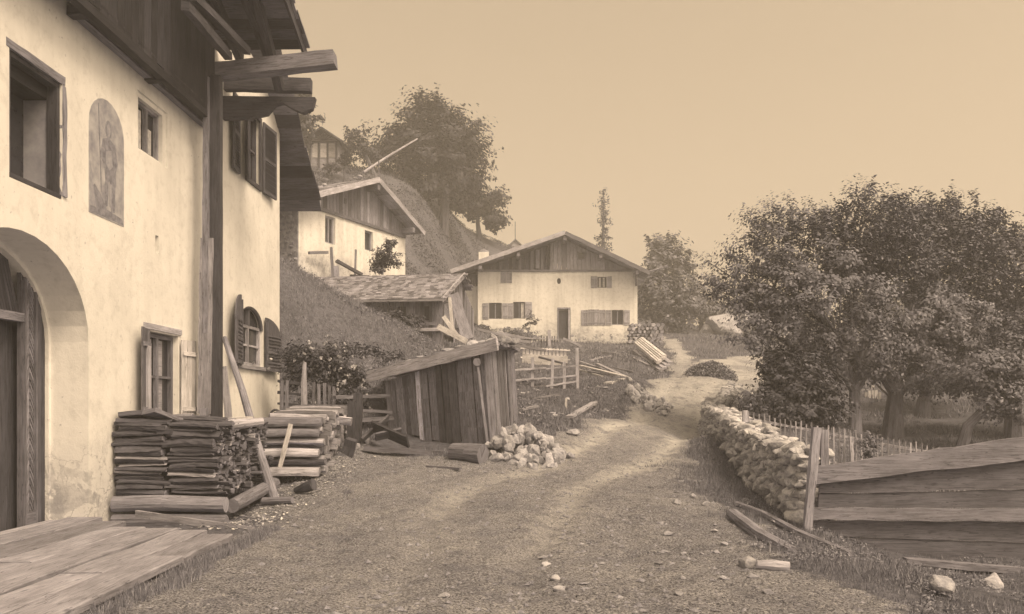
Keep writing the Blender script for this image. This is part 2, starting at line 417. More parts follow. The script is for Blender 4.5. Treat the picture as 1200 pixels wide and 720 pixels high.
PATH = [(7.0,35,.55),(8.0,40,.5),(8.9,45,.5),(9.4,50,.5),(9.9,56,.5),(10.6,64,.4)]
PATH2 = [(-3.0,12.6,.9),(-3.2,14.5,.7),(-2.5,16.5,.6),(-1.2,15.6,1.0)]
def pdist(x, y, L):
    best = np.full(x.shape, 9e9)
    for (x0, y0, w0), (x1, y1, w1) in zip(L[:-1], L[1:]):
        dx, dy = x1 - x0, y1 - y0; t = np.clip(((x - x0) * dx + (y - y0) * dy) / (dx * dx + dy * dy), 0, 1)
        d = np.hypot(x - x0 - t * dx, y - y0 - t * dy) - (w0 + (w1 - w0) * t); best = np.minimum(best, d)
    return best
def roadm(x, y):
    x = np.atleast_1d(np.asarray(x, float)); y = np.atleast_1d(np.asarray(y, float))
    d = np.minimum(np.minimum(pdist(x, y, ROAD), pdist(x, y, PATH)), pdist(x, y, PATH2))
    d = d + vn(x, y, 1.1, 3) * .7 + vn(x, y, 3.7, 4) * .35
    return np.clip(.5 - d / .5, 0, 1)
def Hn(x, y):
    x = np.atleast_1d(np.asarray(x, float)); y = np.atleast_1d(np.asarray(y, float))
    r = roadm(x, y); g = 1 - r
    near = np.clip((70 - y) / 50, .15, 1)
    z = Hb(x, y)
    z += near * (vn(x, y, .45, 1) * .10 * (.4 + g) + vn(x, y, 1.7, 2) * .05 * (.5 + g) + vn(x, y, 5.5, 5) * .028 + vn(x, y, 14, 6) * .022 * (.5 + np.clip(vn(x, y, .9, 17) + .4, 0, 1)))
    z += np.where((y > 20) , g * vn(x, y, .25, 9) * .25, 0)
    # wheel ruts along the road
    c = pdist(x, y, [(a, b, 0) for a, b, _ in ROAD])
    cw = c + vn(x, y, .35, 8) * .5
    z -= r * near * .05 * np.exp(-((cw - .75) / .2) ** 2)
    z -= r * near * .03 * np.exp(-((cw - 1.7) / .12) ** 2)
    z -= r * near * .04 * np.exp(-((c + 1.9 + vn(x, y, .4, 8) * .6) / .14) ** 2)
    return z
def H(x, y): return float(Hn(x, y)[0])
def G(px, py, lo=5, hi=120):
    """point where the pixel's ray meets the ground"""
    ys = np.linspace(lo, hi, 3000); xs = (px - 600) / 1000 * ys; zs = CAMZ + (475 - py) / 1000 * ys
    h = Hb(xs, ys); k = np.argmax(h > zs)
    return Vector((xs[k], ys[k], h[k]))

def lines(a, b, step, lo, hi, g=1.09):
    m = list(np.arange(a, b, step)); s = step; x = b
    up = []
    while x < hi: up.append(x); s *= g; x += s
    s = step; x = a - step; dn = []
    while x > lo: dn.append(x); s *= g; x -= s
    return np.array(sorted(dn + m + up + [lo, hi]))
gx = lines(-4, 7, .055, -160, 165, 1.06); gy = lines(5.5, 20, .055, -45, 262, 1.016)
XX, YY = np.meshgrid(gx, gy); ZZ = Hn(XX.ravel(), YY.ravel()).reshape(XX.shape)
RM = roadm(XX.ravel(), YY.ravel())
nx_, ny_ = len(gx), len(gy)
me = bpy.data.meshes.new('ground')
vv = np.stack([XX.ravel(), YY.ravel(), ZZ.ravel()], 1)
ii = (np.arange(ny_ - 1)[:, None] * nx_ + np.arange(nx_ - 1)[None]).ravel()
ff = np.stack([ii, ii + 1, ii + 1 + nx_, ii + nx_], 1)
me.vertices.add(len(vv)); me.vertices.foreach_set('co', vv.ravel().astype(np.float32))
me.loops.add(ff.size); me.loops.foreach_set('vertex_index', ff.ravel().astype(np.int32))
me.polygons.add(len(ff)); me.polygons.foreach_set('loop_start', (np.arange(len(ff)) * 4).astype(np.int32))
me.update(calc_edges=True); me.shade_smooth()
tk = pdist(XX.ravel(), YY.ravel(), [(a, b, 0) for a, b, _ in ROAD]); wv = vn(XX.ravel(), YY.ravel(), .35, 8) * .5
TK = RM * np.maximum(np.exp(-((tk + wv - .75) / .33) ** 2), np.clip((YY.ravel() - 17) / 12, 0, 1) * .8) * np.clip((YY.ravel() - 5) / 14, .18, 1) * np.clip(.75 + 1.3 * vn(XX.ravel(), YY.ravel(), .9, 61), .1, 1)
at = me.attributes.new('track', 'FLOAT', 'POINT'); at.data.foreach_set('value', TK.astype(np.float32))
at = me.attributes.new('road', 'FLOAT', 'POINT'); at.data.foreach_set('value', RM.astype(np.float32))
m, nt, b = newmat('ground')
at = N(nt, 'ShaderNodeAttribute'); at.attribute_name = 'road'; p = wpos(nt)
n1 = noise(nt, p, .7, 6, .65); n2 = noise(nt, p, 6, 6, .7); n3 = noise(nt, p, 45, 4, .7); n4 = noise(nt, p, 2.2, 5, .7)
rd = ramp(nt, n1, [(.3, .25), (.5, .34), (.72, .42)])
rd = mixc(nt, .8, rd, mixc(nt, 1.0, rd, ramp(nt, n2, [(.3, .5), (.5, 1.0)]), 'MULTIPLY'))
rd = mixc(nt, .9, rd, mixc(nt, 1.0, rd, ramp(nt, n3, [(.4, .16), (.53, 1.0)], True), 'MULTIPLY'))
n5 = noise(nt, p, 110, 2, .6); rd = mixc(nt, .8, rd, mixc(nt, 1.0, rd, ramp(nt, n5, [(.4, .35), (.5, 1.0)], True), 'MULTIPLY'))
rd = mixc(nt, math_(nt, 'MULTIPLY', ramp(nt, n3, [(.58, 0.0), (.62, 1.0)]), .6), rd, .5)
att = N(nt, 'ShaderNodeAttribute'); att.attribute_name = 'track'
rd = mixc(nt, math_(nt, 'MULTIPLY', att.outputs['Fac'], .75), rd, ramp(nt, n2, [(.3, .44), (.6, .6)]))
# darker trodden-in patches of moss and dung on the lane
rd = mixc(nt, math_(nt, 'MULTIPLY', ramp(nt, n4, [(.5, 0.0), (.62, 1.0)]), .5), rd, ramp(nt, n3, [(.35, .07), (.65, .2)]))
gr = ramp(nt, n2, [(.3, .07), (.5, .125), (.7, .18)])
gr = mixc(nt, .6, gr, mixc(nt, 1.0, gr, ramp(nt, n1, [(.35, .6), (.6, 1.0)]), 'MULTIPLY'))
gr = mixc(nt, math_(nt, 'MULTIPLY', ramp(nt, n3, [(.55, 0.0), (.66, 1.0)]), .45), gr, .22)
fac = math_(nt, 'ADD', at.outputs['Fac'], math_(nt, 'MULTIPLY', math_(nt, 'SUBTRACT', n2, .5), .9))
fac = ramp(nt, fac, [(.35, 0.0), (.6, 1.0)])
nt.links.new(mixc(nt, fac, gr, rd), b.inputs['Base Color'])
hh = math_(nt, 'ADD', n2, math_(nt, 'MULTIPLY', n3, .35)); bump(nt, b, hh, 1.0, .08)
b.inputs['Roughness'].default_value = .97; b.inputs['Specular IOR Level'].default_value = .1
me.materials.append(m)
go = bpy.data.objects.new('ground', me); COL.objects.link(go); go['kind'] = 'structure'

def numobj(name, verts, fsize, mat, rnd=None, parent=None, **kw):
    """fast mesh from numpy: verts (n*fsize,3), each consecutive fsize verts one face"""
    org = ORGof(parent) if parent else Vector((0, 0, 0))
    v = verts - np.array(org)[None]
    me = bpy.data.meshes.new(name); n = len(v) // fsize
    me.vertices.add(len(v)); me.vertices.foreach_set('co', v.ravel().astype(np.float32))
    me.loops.add(len(v)); me.loops.foreach_set('vertex_index', np.arange(len(v), dtype=np.int32))
    me.polygons.add(n); me.polygons.foreach_set('loop_start', (np.arange(n) * fsize).astype(np.int32))
    me.update(calc_edges=True)
    at = me.attributes.new('rnd', 'FLOAT', 'FACE'); at.data.foreach_set('value', (nrg.random(n) if rnd is None else rnd).astype(np.float32))
    me.materials.append(mat)
    o = bpy.data.objects.new(name, me); COL.objects.link(o)
    if parent: o.parent = parent
    return setp(o, kw.get('label'), kw.get('cat'), kw.get('group'), kw.get('kind'))
def leafquads(c, size, up=.35, asp=.55, bias=None):
    n = len(c); nr = nrg.normal(size=(n, 3)); nr[:, 2] = np.abs(nr[:, 2]) * (1 + up) + up * .5
    if bias is not None: nr = nr * .55 + bias * 1.5
    nr /= np.linalg.norm(nr, axis=1, keepdims=True)
    a = nrg.normal(size=(n, 3)); a -= nr * (a * nr).sum(1, keepdims=True); a /= np.linalg.norm(a, axis=1, keepdims=True)
    b = np.cross(nr, a); s = size * nrg.uniform(.6, 1.35, (n, 1)); a = a * s; b = b * s * asp
    return np.stack([c - a, c - b, c + a, c + b], 1).reshape(-1, 3) 
# ------------------------------------------------------------------ big house on the left
F1 = frame(-5.92, 0, .02, 1)
def Y1(px_): return 5.92 / ((620 - px_) / 1000)
HOUSE = thing('farmhouse', 'large whitewashed house at the left edge with an arched doorway and deep wooden eaves', 'house', (-5.92, 9, 0))
def arch_poly(u0, u1, z0, spring, rise, n=18):
    c = (u0 + u1) / 2; a = (u1 - u0) / 2
    return [(u0, z0), (u1, z0)] + [(c + a * math.cos(t), spring + rise * math.sin(t)) for t in [math.pi * i / n for i in range(n + 1)]]
def cutter(poly, w0, w1, F):
    mb = MB(); mb.prism(poly, w0, w1, F); return mb.build('cutter', DARKIN, fixn=True)
def rectp(u0, u1, z0, z1): return [(u0, z0), (u1, z0), (u1, z1), (u0, z1)]
mb = MB(); mb.prism([(-4, -1), (20.25, -1), (20.25, 8.75), (15.0, 9.6), (8, 10.6), (-4, 8.6)], 0, -9, F1)
wall = mb.build('wall', PL_1, HOUSE, fixn=True)
AR = arch_poly(8.46, 11.47, -1, 2.45, 1.19)
cuts = [cutter(AR, .3, -.52, F1),
        cutter(arch_poly(8.5, 11.43, -1, 2.43, 1.15), -.4, -1.5, F1),
        cutter(rectp(9.72, 10.82, 4.2, 5.68), .3, -.5, F1),
        cutter(rectp(13.0, 13.86, 5.52, 6.3), .3, -.3, F1),
        cutter([(12.9, 5.47), (13.98, 5.47), (13.98, 6.38), (12.9, 6.38)], .3, -.035, F1),
        cutter(rectp(13.52, 13.64, 4.02, 4.3), .3, -.1, F1),
        cutter(rectp(13.2, 14.4, 1.35, 2.76), .3, -.22, F1),
        cutter(arch_poly(17.4, 19.0, 2.45, 3.25, .45, 14), .3, -.2, F1),
        cutter(rectp(17.85, 18.75, 6.35, 7.85), .3, -.2, F1),
        cutter(rectp(5.2, 6.6, 4.2, 5.68), .3, -.5, F1)]
boolcut(wall, cuts)
bpy.data.objects.remove(bpy.data.objects.get('cutter'), do_unlink=True) if bpy.data.objects.get('cutter') else None

# door: dark entrance with herringbone leaf and fan boards
F1d = frame(-5.92 - .5, 0, .02, 1)
mb = MB()
mb.fbox(F1d, 11.22, 11.32, -.1, 3.6, -.16, -.05, 2, .5); mb.fbox(F1d, 11.33, 11.46, -.1, 3.6, -.16, -.07, 2, .2); mb.fbox(F1d, 8.46, 8.7, -.1, 3.6, -.16, -.05, 2, .1)
df = mb.build('door_frame', W_DARK, HOUSE, bevel=.01)
door = MB()
# fixed right leaf with chevrons
u0, u1 = 10.93, 11.21
door.fbox(F1d, u0, u1, -.05, 3.35, -.14, -.09, 2, .2)
um = (u0 + u1) / 2
z = .1
while z < 3.2:
    r1, r2 = rng.uniform(.25, .9), rng.uniform(.25, .9)
    for a, b_, r in ((u0 + .05, um - .01, r1), (u1 - .05, um + .01, r2)):
        door.hexa([F1d(a, -.09, z), F1d(b_, -.09, z + .14), F1d(b_, -.055, z + .14), F1d(a, -.055, z), F1d(a, -.09, z + .07), F1d(b_, -.09, z + .21), F1d(b_, -.062, z + .20), F1d(a, -.062, z + .07)], 0, r)
    z += .085
for a, b_ in ((u0, u0 + .035), (u1 - .035, u1)): door.fbox(F1d, a, b_, 0, 3.2, -.09, -.03, 2, .3)
door.fbox(F1d, u0 + .035, u1 - .035, 0, .22, -.09, -.035, 0, .35)
dob = door.build('door', W_MID, HOUSE, label='dark door leaf with herringbone boards')
fan = MB()
for i in range(34):
    a = 8.9 + i * .06; 
    fan.hexa([F1d(a, -.16, 2.78), F1d(a + .055, -.16, 2.78), F1d(a + .055, -.12, 2.78), F1d(a, -.12, 2.78), F1d(a - .25, -.16, 3.5), F1d(a - .195, -.16, 3.5), F1d(a - .195, -.12, 3.5), F1d(a - .25, -.12, 3.5)], 2, rng.uniform(.2, .6))
fan.build('fan_boards', W_DARK, dob)
mb = MB(); mb.beam(F1d(8.7, -.1, 2.72), F1d(10.93, -.1, 2.72), .12, .11, r=.8); mb.build('transom', W_MID, dob, bevel=.01)
mb = MB()
for i in range(13): mb.fbox(F1d, 8.74 + i * .2, 8.93 + i * .2, -.05, 2.68, -.3 - .02 * (i % 2), -.26, 2, rng.uniform(.1, .5))
leaf = mb.build('door_leaf', W_DARK, HOUSE, label='set back dark vertical board leaf')
mb = MB(); mb.fbox(F1d, 8.52, 11.42, -.1, 3.55, -.5, -.4); mb.build('hall_shade_box', DARKIN, leaf)  # near-black box added as the unlit hall behind the leaf
mb = MB(); mb.tube([F1d(10.6, -.26, 1.5), F1d(10.6, -.19, 1.5), F1d(10.57, -.17, 1.44)], .02, 6); mb.build('handle', W_LIGHT, leaf)

def frame_rect(mb, F, u0, u1, z0, z1, t, w0, w1):
    mb.fbox(F, u0, u1, z0, z0 + t, w0, w1, 0); mb.fbox(F, u0, u1, z1 - t, z1, w0, w1, 0)
    mb.fbox(F, u0, u0 + t, z0 + t, z1 - t, w0, w1, 2); mb.fbox(F, u1 - t, u1, z0 + t, z1 - t, w0, w1, 2)
def window(F, u0, u1, z0, z1, w, parent, mat, mull=1, bars=0, pane=True, label=None, curtain=None, t=.06):
    mb = MB(); frame_rect(mb, F, u0, u1, z0, z1, t, w - .04, w + .03)
    for i in range(mull):
        c = u0 + (u1 - u0) * (i + 1) / (mull + 1); mb.fbox(F, c - .03, c + .03, z0 + t, z1 - t, w - .03, w + .035, 2)
    for i in range(bars):
        c = z0 + (z1 - z0) * (i + 1) / (bars + 1); mb.fbox(F, u0 + t, u1 - t, c - .02, c + .02, w - .03, w + .02, 0)
    o = mb.build('window', mat, parent, label=label, bevel=.006)
    mb = MB(); mb.fbox(F, u0 + .01, u1 - .01, z0 + .01, z1 - .01, w - .06, w - .042); mb.build('pane', GLASS, o)
    for (a, b_) in (curtain or []):
        mb = MB(); n = 6
        for i in range(n):
            x0 = a + (b_ - a) * i / n; x1 = a + (b_ - a) * (i + 1) / n
            mb.quad([F(x0, w - .039 + .02 * (i % 2), z0 + t), F(x1, w - .039 + .02 * ((i + 1) % 2), z0 + t), F(x1, w - .039 + .02 * ((i + 1) % 2), z1 - t), F(x0, w - .039 + .02 * (i % 2), z1 - t)])
        mb.build('curtain', CLOTH, o)
    return o
def shutter(F, uh, du, z0, z1, parent, mat, ang=0, style='louver', w=.035, label=None, arch=0):
    """hinged at uh, leaf extends du (signed) when flat on the wall; ang tilts it off the wall (radians)"""
    mb = MB(); s = 1 if du > 0 else -1; L = abs(du); ca, sa = math.cos(ang), math.sin(ang)
    def Q(a, d, z): return F(uh + s * (a * ca - d * sa * 1.0), w + a * sa + d * ca, z)
    def bx(a0, a1, zz0, zz1, d0, d1, axis=0, r=None, zt=0):
        mb.hexa([Q(a0, d0, zz0), Q(a1, d0, zz0), Q(a1, d1, zz0), Q(a0, d1, zz0), Q(a0, d0, zz1), Q(a1, d0, zz1 + zt), Q(a1, d1, zz1 + zt), Q(a0, d1, zz1)], axis, r)
    r0 = rng.random()
    if arch:
        n = 8
        for i in range(n):
            a0, a1 = L * i / n, L * (i + 1) / n
            f = lambda a: z1 - arch + arch * math.sqrt(max(0, 1 - (a / L * 1.0) ** 2 if arch > 0 else 1))
            mb.hexa([Q(a0, 0, z0), Q(a1, 0, z0), Q(a1, .03, z0), Q(a0, .03, z0), Q(a0, 0, f(a0)), Q(a1, 0, f(a1)), Q(a1, .03, f(a1)), Q(a0, .03, f(a0))], 2, r0)
        k = z0 + .1
        while k < z1 - arch: 
            bx(.07, L - .07, k, k + .035, .03, .055, 0); k += .075
        bx(0, .06, z0, z1 - arch * .2, .03, .06, 2, .6); bx(L - .06, L, z0, z1 - arch * .9, .03, .06, 2, .6)
        for zz in (z0, (z0 + z1 - arch) / 2): bx(0, L, zz, zz + .07, .032, .064, 0, .7)
    elif style == 'louver':
        for a0, a1 in ((0, .06), (L - .06, L)): bx(a0, a1, z0, z1, 0, .04, 2, .5)
        for zz in (z0, (z0 + z1) / 2 - .04, z1 - .07): bx(.06, L - .06, zz, zz + .07, 0, .038, 0, .5)
        k = z0 + .08
        while k < z1 - .09:
            mb.hexa([Q(.06, .0, k + .03), Q(L - .06, .0, k + .03), Q(L - .06, .036, k), Q(.06, .036, k), Q(.06, .0, k + .042), Q(L - .06, .0, k + .042), Q(L - .06, .036, k + .012), Q(.06, .036, k + .012)], 0); k += .055
        bx(.06, L - .06, z0 + .07, z1 - .07, .002, .006, 2, .1)
    else:
        n = max(2, int(L / .14)); 
        for i in range(n): bx(L * i / n + .003, L * (i + 1) / n - .003, z0 + rng.uniform(0, .015), z1 - rng.uniform(0, .015), 0, .025, 2)
        for zz in (z0 + .12 * (z1 - z0), z1 - .2 * (z1 - z0)): bx(.02, L - .02, zz, zz + .07, .026, .05, 0, .6)
    return mb.build('shutter', mat, parent, label=label)

# window A (upper left, open, recess darkened by added lining)
mb = MB(); frame_rect(mb, F1, 9.72, 10.82, 4.2, 5.68, .07, -.16, -.03)
wa = mb.build('window', W_DARK, HOUSE, label='tall open window hole with rough wooden frame', bevel=.01)
mb = MB(); mb.fbox(F1, 9.74, 10.8, 4.22, 5.66, -.49, -.47); mb.build('pane', GLASS, wa)  # near-black sheet standing in for the dark room inside
mb = MB(); mb.fbox(F1, 10.775, 10.815, 4.26, 5.45, -.48, -.165); mb.build('reveal_shade', PL_BARE, wa)  # grey panel added, puts the shade of the far reveal into colour
mb = MB(); mb.fbox(F1, 9.75, 10.81, 5.46, 5.66, -.47, -.17, 0, .1); mb.build('head_shade', W_SHADE, wa)  # added box, shade at the recess top put into its colour
mb = MB(); mb.beam(F1(9.66, -.02, 5.72), F1(10.88, -.02, 5.72), .06, .1, r=.6, n=6, jit=.008); mb.beam(F1(10.87, -.01, 5.66), F1(10.87, -.01, 4.25), .05, .09, r=.9, n=8, jit=.012); mb.build('lintel', W_MID, wa)
mb = MB(); mb.beam(F1(9.74, -.1, 4.235), F1(10.8, -.1, 4.235), .2, .05, r=.1); mb.build('sill', W_DARK, wa)
# small window, twin casements
o = window(F1, 13.0, 13.86, 5.52, 6.3, -.13, HOUSE, W_GREY, 1, 0, label='small upper window in a plaster border', t=.05)
mb = MB(); mb.fbox(F1, 13.22, 13.36, 5.6, 6.2, -.165, -.168 + .01); mb.fbox(F1, 13.05, 13.2, 5.57, 5.9, -.165, -.158); mb.fbox(F1, 13.6, 13.72, 5.57, 6.0, -.165, -.158); mb.build('curtain', CLOTH, o)
# lower window above the woodpile with board shutters
o = window(F1, 13.2, 14.4, 1.37, 2.74, -.12, HOUSE, W_MID, 1, 1, label='shuttered window just above the firewood')
mb = MB(); mb.beam(F1(13.1, .0, 2.83), F1(14.5, .0, 2.83), .05, .09, r=1.0); mb.build('lintel', W_GREY, o)
mb = MB()
for a, b_ in ((13.3, 13.46), (13.5, 13.72), (13.98, 14.12)): mb.fbox(F1, a, b_, 1.42, 2.66, -.165, -.155)
mb.build('curtain', W_GREY, o)
shutter(F1, 13.2, -.5, 1.33, 2.78, HOUSE, W_MID, .22, 'board', label='dark board shutter left of the lower window')
mb = MB(); mb.fbox(F1, 12.92, 13.02, 1.5, 2.5, .12, .16, 2, .9); mb.build('shutter_batten', W_GREY, HOUSE)
shutter(F1, 14.42, .5, 1.33, 2.72, HOUSE, W_LIGHT, .1, 'board', label='pale board shutter right of the lower window')
# arched window
o = window(F1, 17.4, 19.0, 2.45, 3.3, -.1, HOUSE, W_GREY, 1, 1, label='arched ground floor window near the far corner')
mb = MB(); pr = arch_poly(17.42, 18.98, 3.3, 3.3, .38, 12); mb.prism(pr, -.16, -.12, F1); mb.build('pane', GLASS, o)
mb = MB(); ar = [(18.2 + .8 * math.cos(t), 3.25 + .44 * math.sin(t)) for t in [math.pi * i / 14 for i in range(15)]]
mb.tube([F1(a, -.05, b_) for a, b_ in ar], .05, 6); mb.fbox(F1, 18.17, 18.23, 3.3, 3.66, -.12, -.05, 2); mb.build('arch_frame', W_MID, o)
mb = MB(); mb.fbox(F1, 17.3, 19.1, 2.36, 2.44, -.1, .06); mb.build('sill', W_GREY, o)
shutter(F1, 17.4, -.82, 2.43, 3.85, HOUSE, W_DARK, .2, arch=.5, label='dark slatted shutter with a rounded top')
shutter(F1, 19.02, .88, 2.36, 3.55, HOUSE, W_DARK, .08, arch=.4, label='dark slatted shutter with a rounded top')
# upper window
o = window(F1, 17.85, 18.75, 6.35, 7.85, -.1, HOUSE, W_DARK, 1, 1, label='dark upper window beyond the wooden post')
mb = MB(); frame_rect(mb, F1, 17.8, 18.8, 6.3, 7.9, .09, .0, .04); mb.build('casing', W_DARK, o)
shutter(F1, 17.8, -.55, 6.3, 7.85, HOUSE, W_DARK, .35, label='dark louvred shutter left of the upper window')
shutter(F1, 17.3, -.5, 6.28, 7.8, HOUSE, W_DARK, .1, label='folded dark louvred shutter')
shutter(F1, 18.85, .75, 6.3, 7.85, HOUSE, W_DARK, .08, label='dark louvred shutter right of the upper window')

# painted saint between the windows (faded wall painting, arched top)
fo = MB(); pa = [(11.47, 4.2), (12.46, 4.2)] + [(11.965 + .495 * math.cos(t), 5.42 + .45 * math.sin(t)) for t in [math.pi * i / 12 for i in range(13)]]
fo.prism(pa, -.02, .006, F1); fr = fo.build('wall_painting', FRESCO, HOUSE, label='faded arched wall painting of a standing figure with a staff')
def blob(mb, pts, w, r=.5): mb.prism(pts, w - .003, w, F1, r)
def ell(cx, cz, a, b_, n=16): return [(cx + a * math.cos(2 * math.pi * i / n), cz + b_ * math.sin(2 * math.pi * i / n)) for i in range(n)]
mb = MB()
blob(mb, ell(12.0, 5.47, .085, .13), .0085); mb.beam(F1(11.72, .008, 5.75), F1(11.8, .008, 4.55), .022, .004, (1, 0, 0))
blob(mb, [(11.84, 5.3), (12.0, 5.36), (12.18, 5.3), (12.27, 5.05), (12.2, 4.9), (12.22, 4.72), (12.1, 4.68), (12.02, 4.75), (11.92, 4.7), (11.88, 4.95), (11.76, 5.05)], .009)
blob(mb, [(11.9, 4.72), (12.0, 4.76), (11.98, 4.4), (11.9, 4.36)], .0091); blob(mb, [(12.06, 4.74), (12.2, 4.72), (12.17, 4.34), (12.08, 4.32)], .0092)
blob(mb, [(11.5, 4.5), (11.62, 4.62), (11.8, 4.5), (11.95, 4.34), (12.4, 4.3), (12.44, 4.22), (11.5, 4.22)], .0078)
mb.build('painted_figure', FRES_D, fr)
mb = MB(); blob(mb, ell(12.0, 5.46, .055, .085), .0105); blob(mb, [(11.93, 5.15), (12.08, 5.2), (12.12, 4.98), (12.02, 4.9), (11.92, 4.98)], .0106); blob(mb, [(12.02, 4.72), (12.09, 4.72), (12.08, 4.38), (12.03, 4.4)], .0107)
blob(mb, [(11.5, 4.9), (11.56, 4.7), (11.6, 4.5), (11.66, 4.3), (11.5, 4.3)], .0102); mb.build('painted_highlight', FRES_L, fr)

# gallery floor, front and roof structure
mb = MB(); k = 3.6
while k < 15.2:
    mb.fbox(F1, k, k + .195, 6.78 + rng.uniform(-.008, .008), 6.82, -.1, .34, 1); k += .2
mb.build('gallery_floor', W_DARK, HOUSE)
mb = MB(); mb.beam(F1(11.0, .06, 6.70), F1(15.5, .06, 6.70), .12, .15, n=14, jit=.008, r=.5); mb.build('wall_plate', W_MID, HOUSE)
rz0 = lambda u: (8.72 - .36 * (u - 15) if u > 9 else 10.88 - .36 * (9 - u)) - .03
mb = MB(); k = 3.6
while k < 15.1:
    wd = rng.uniform(.17, .24); mb.fbox(F1, k, k + wd - .008, 6.72 + rng.uniform(-.02, .02), rz0(k), .30, .34, 2); k += wd
mb.build('gallery_front', W_SHADE, HOUSE)
mb = MB(); mb.fbox(F1, 15.12, 15.16, 6.75, 8.6, .0, .34, 2, .3); mb.build('gallery_end', W_SHADE, HOUSE)
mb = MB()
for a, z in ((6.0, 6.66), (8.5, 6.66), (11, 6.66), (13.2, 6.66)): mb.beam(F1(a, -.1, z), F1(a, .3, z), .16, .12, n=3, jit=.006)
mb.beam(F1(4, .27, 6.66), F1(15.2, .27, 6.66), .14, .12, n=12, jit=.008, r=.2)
mb.build('joist', W_SHADE, HOUSE, bevel=.012)
# roof boards (underside seen)
def rz(u):   # near roof underside height
    return 8.72 - .36 * (u - 15) if u > 9 else 10.88 - .36 * (9 - u)
mb = MB(); k = -4.5
while k < 16.1:
    st = .24; e = 1.7 + rng.uniform(-.03, .03) + max(0, (k - 9)) * .0
    w1 = e
    mb.hexa([F1(k, -9.4, rz(k)), F1(k, w1, rz(k)), F1(k + st - .008, w1, rz(k + st)), F1(k + st - .008, -9.4, rz(k + st)),
             F1(k, -9.4, rz(k) + .03), F1(k, w1, rz(k) + .03), F1(k + st - .008, w1, rz(k + st) + .03), F1(k + st - .008, -9.4, rz(k + st) + .03)], 0); k += st
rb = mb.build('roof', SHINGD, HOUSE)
mb = MB()
for row, k in enumerate(np.arange(-4.4, 15.9, .34)):
    a = -9.4
    while a < 1.7:
        wd = min(rng.uniform(.5, .9), 1.78 + rng.uniform(-.03, .04) - a); mb.hexa([F1(k, a, rz(k) + .05), F1(k, a + wd, rz(k) + .05), F1(k + .5, a + wd, rz(k + .5) + .04), F1(k + .5, a, rz(k + .5) + .04), F1(k, a, rz(k) + .075), F1(k, a + wd, rz(k) + .075), F1(k + .5, a + wd, rz(k + .5) + .075), F1(k + .5, a, rz(k + .5) + .075)], 1); a += wd + .01
mb.build('roof_shingles', SHING, rb)
mb = MB(); mb.beam(F1(10, 1.68, rz(10) - .04), F1(16.3, 1.68, rz(16.3) - .04), .05, .2, (0, 0, 1), 10, .006, r=.3); mb.beam(F1(9, 1.68, rz(9)), F1(-4, 1.68, rz(-4)), .05, .26, (0, 0, 1), 10, .006, r=.3); mb.build('verge_board', W_DARK, rb, bevel=.01)
mb = MB()
mb.beam(P(293, -30, 14.6), P(328, 104, 16.3), .15, .17, n=6, jit=.01, r=.35)
for a, w in ((1.0, .12), (.45, .12)):
    mb.beam(F1(9.2, a, rz(9.2) - .12), F1(16.2, a, rz(16.2) - .12), w, .2, n=10, jit=.008, r=.3)
for x0, y0, x1, y1, Y0, Yb in ((217, 7, 268, 66, 12.2, 14.7), (225, -5, 290, 60, 12.6, 15.2)): mb.beam(P(x0, y0, Y0), P(x1, y1, Yb), .12, .13, n=5, jit=.008, r=.2)
mb.build('rafter', W_DARK, HOUSE, bevel=.012)
mb = MB(); mb.beam(P(240, 92, 15.6) + Vector((-.8, 0, 0)), P(393, 70, 15.5), .30, .26, (0, 0, 1), 10, .008, r=.5)
mb.build('purlin', W_MID, HOUSE, label='long projecting beam end under the eaves', bevel=.02)
mb = MB(); mb.beam(P(236, 98, 16.6) , P(365, 101, 16.6), .16, .26, (0, 0, 1), 8, .01, r=.4)
pts = [(-.45, 7.55), (1.78, 7.52), (1.72, 7.3), (1.55, 7.22), (1.35, 7.3), (1.15, 7.42), (1.0, 7.38), (.85, 7.2), (.5, 7.12), (-.45, 7.1)]
F1b = lambda u, w, z: Vector((-5.58 + u, 16.45 + w, z))
mb.prism([(a, b_ + .02) for a, b_ in pts], 0, .16, F1b, .3)
mb.build('bracket_beam', W_DARK, HOUSE, bevel=.015)
# far eave of the roof, boards running across, each lapping the next
mb = MB(); n = 15
for i in range(n):
    a = i / n; b_ = (i + 1) / n + .02
    ya, yb = 17.6 + 4.5 * a, 17.6 + 4.5 * b_; za, zb = 9.95 - 3.17 * a, 9.95 - 3.17 * b_
    xr = lambda y: -(4.98 + rng.uniform(-.06, .05)) + (y - 20) * .03
    e0 = xr(ya); e1 = e0 + rng.uniform(-.03, .03); L = -9.5
    # tilt: lower edge hangs below the next board
    mb.hexa([(L, ya, za - .02), (e0, ya, za - .02), (e1, yb, zb - .075), (L, yb, zb - .075), (L, ya, za + .02), (e0, ya, za + .02), (e1, yb, zb - .035), (L, yb, zb - .035)], 0, rng.random())
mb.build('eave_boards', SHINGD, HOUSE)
# post carrying the gallery, with a pale board nailed on
mb = MB(); X0 = -5.17
mb.beam((X0, 14.93, .1), (X0, 14.93, 7.35), .17, .17, (0, 1, 0), 12, .006, r=.05)
po = mb.build('post', W_DARK, HOUSE, label='tall square wooden post carrying the gallery', bevel=.012)
mb = MB(); mb.beam((X0 - .15, 14.83, 2.85), (X0 - .14, 14.86, 7.3), .10, .12, (0, 1, 0), 12, .006, r=.6)
mb.beam((X0 - .165, 14.82, .1), (X0 - .155, 14.82, 1.55), .15, .12, (0, 1, 0), 8, .008, r=.8); mb.build('post_stave', W_MID, po, bevel=.01)
mb = MB(); mb.beam((X0 - .17, 14.80, 1.45), (X0 - .13, 14.82, 4.5), .22, .05, (0, 1, 0), 10, .008, r=.35); mb.build('post_board', W_GREY, po, bevel=.008)
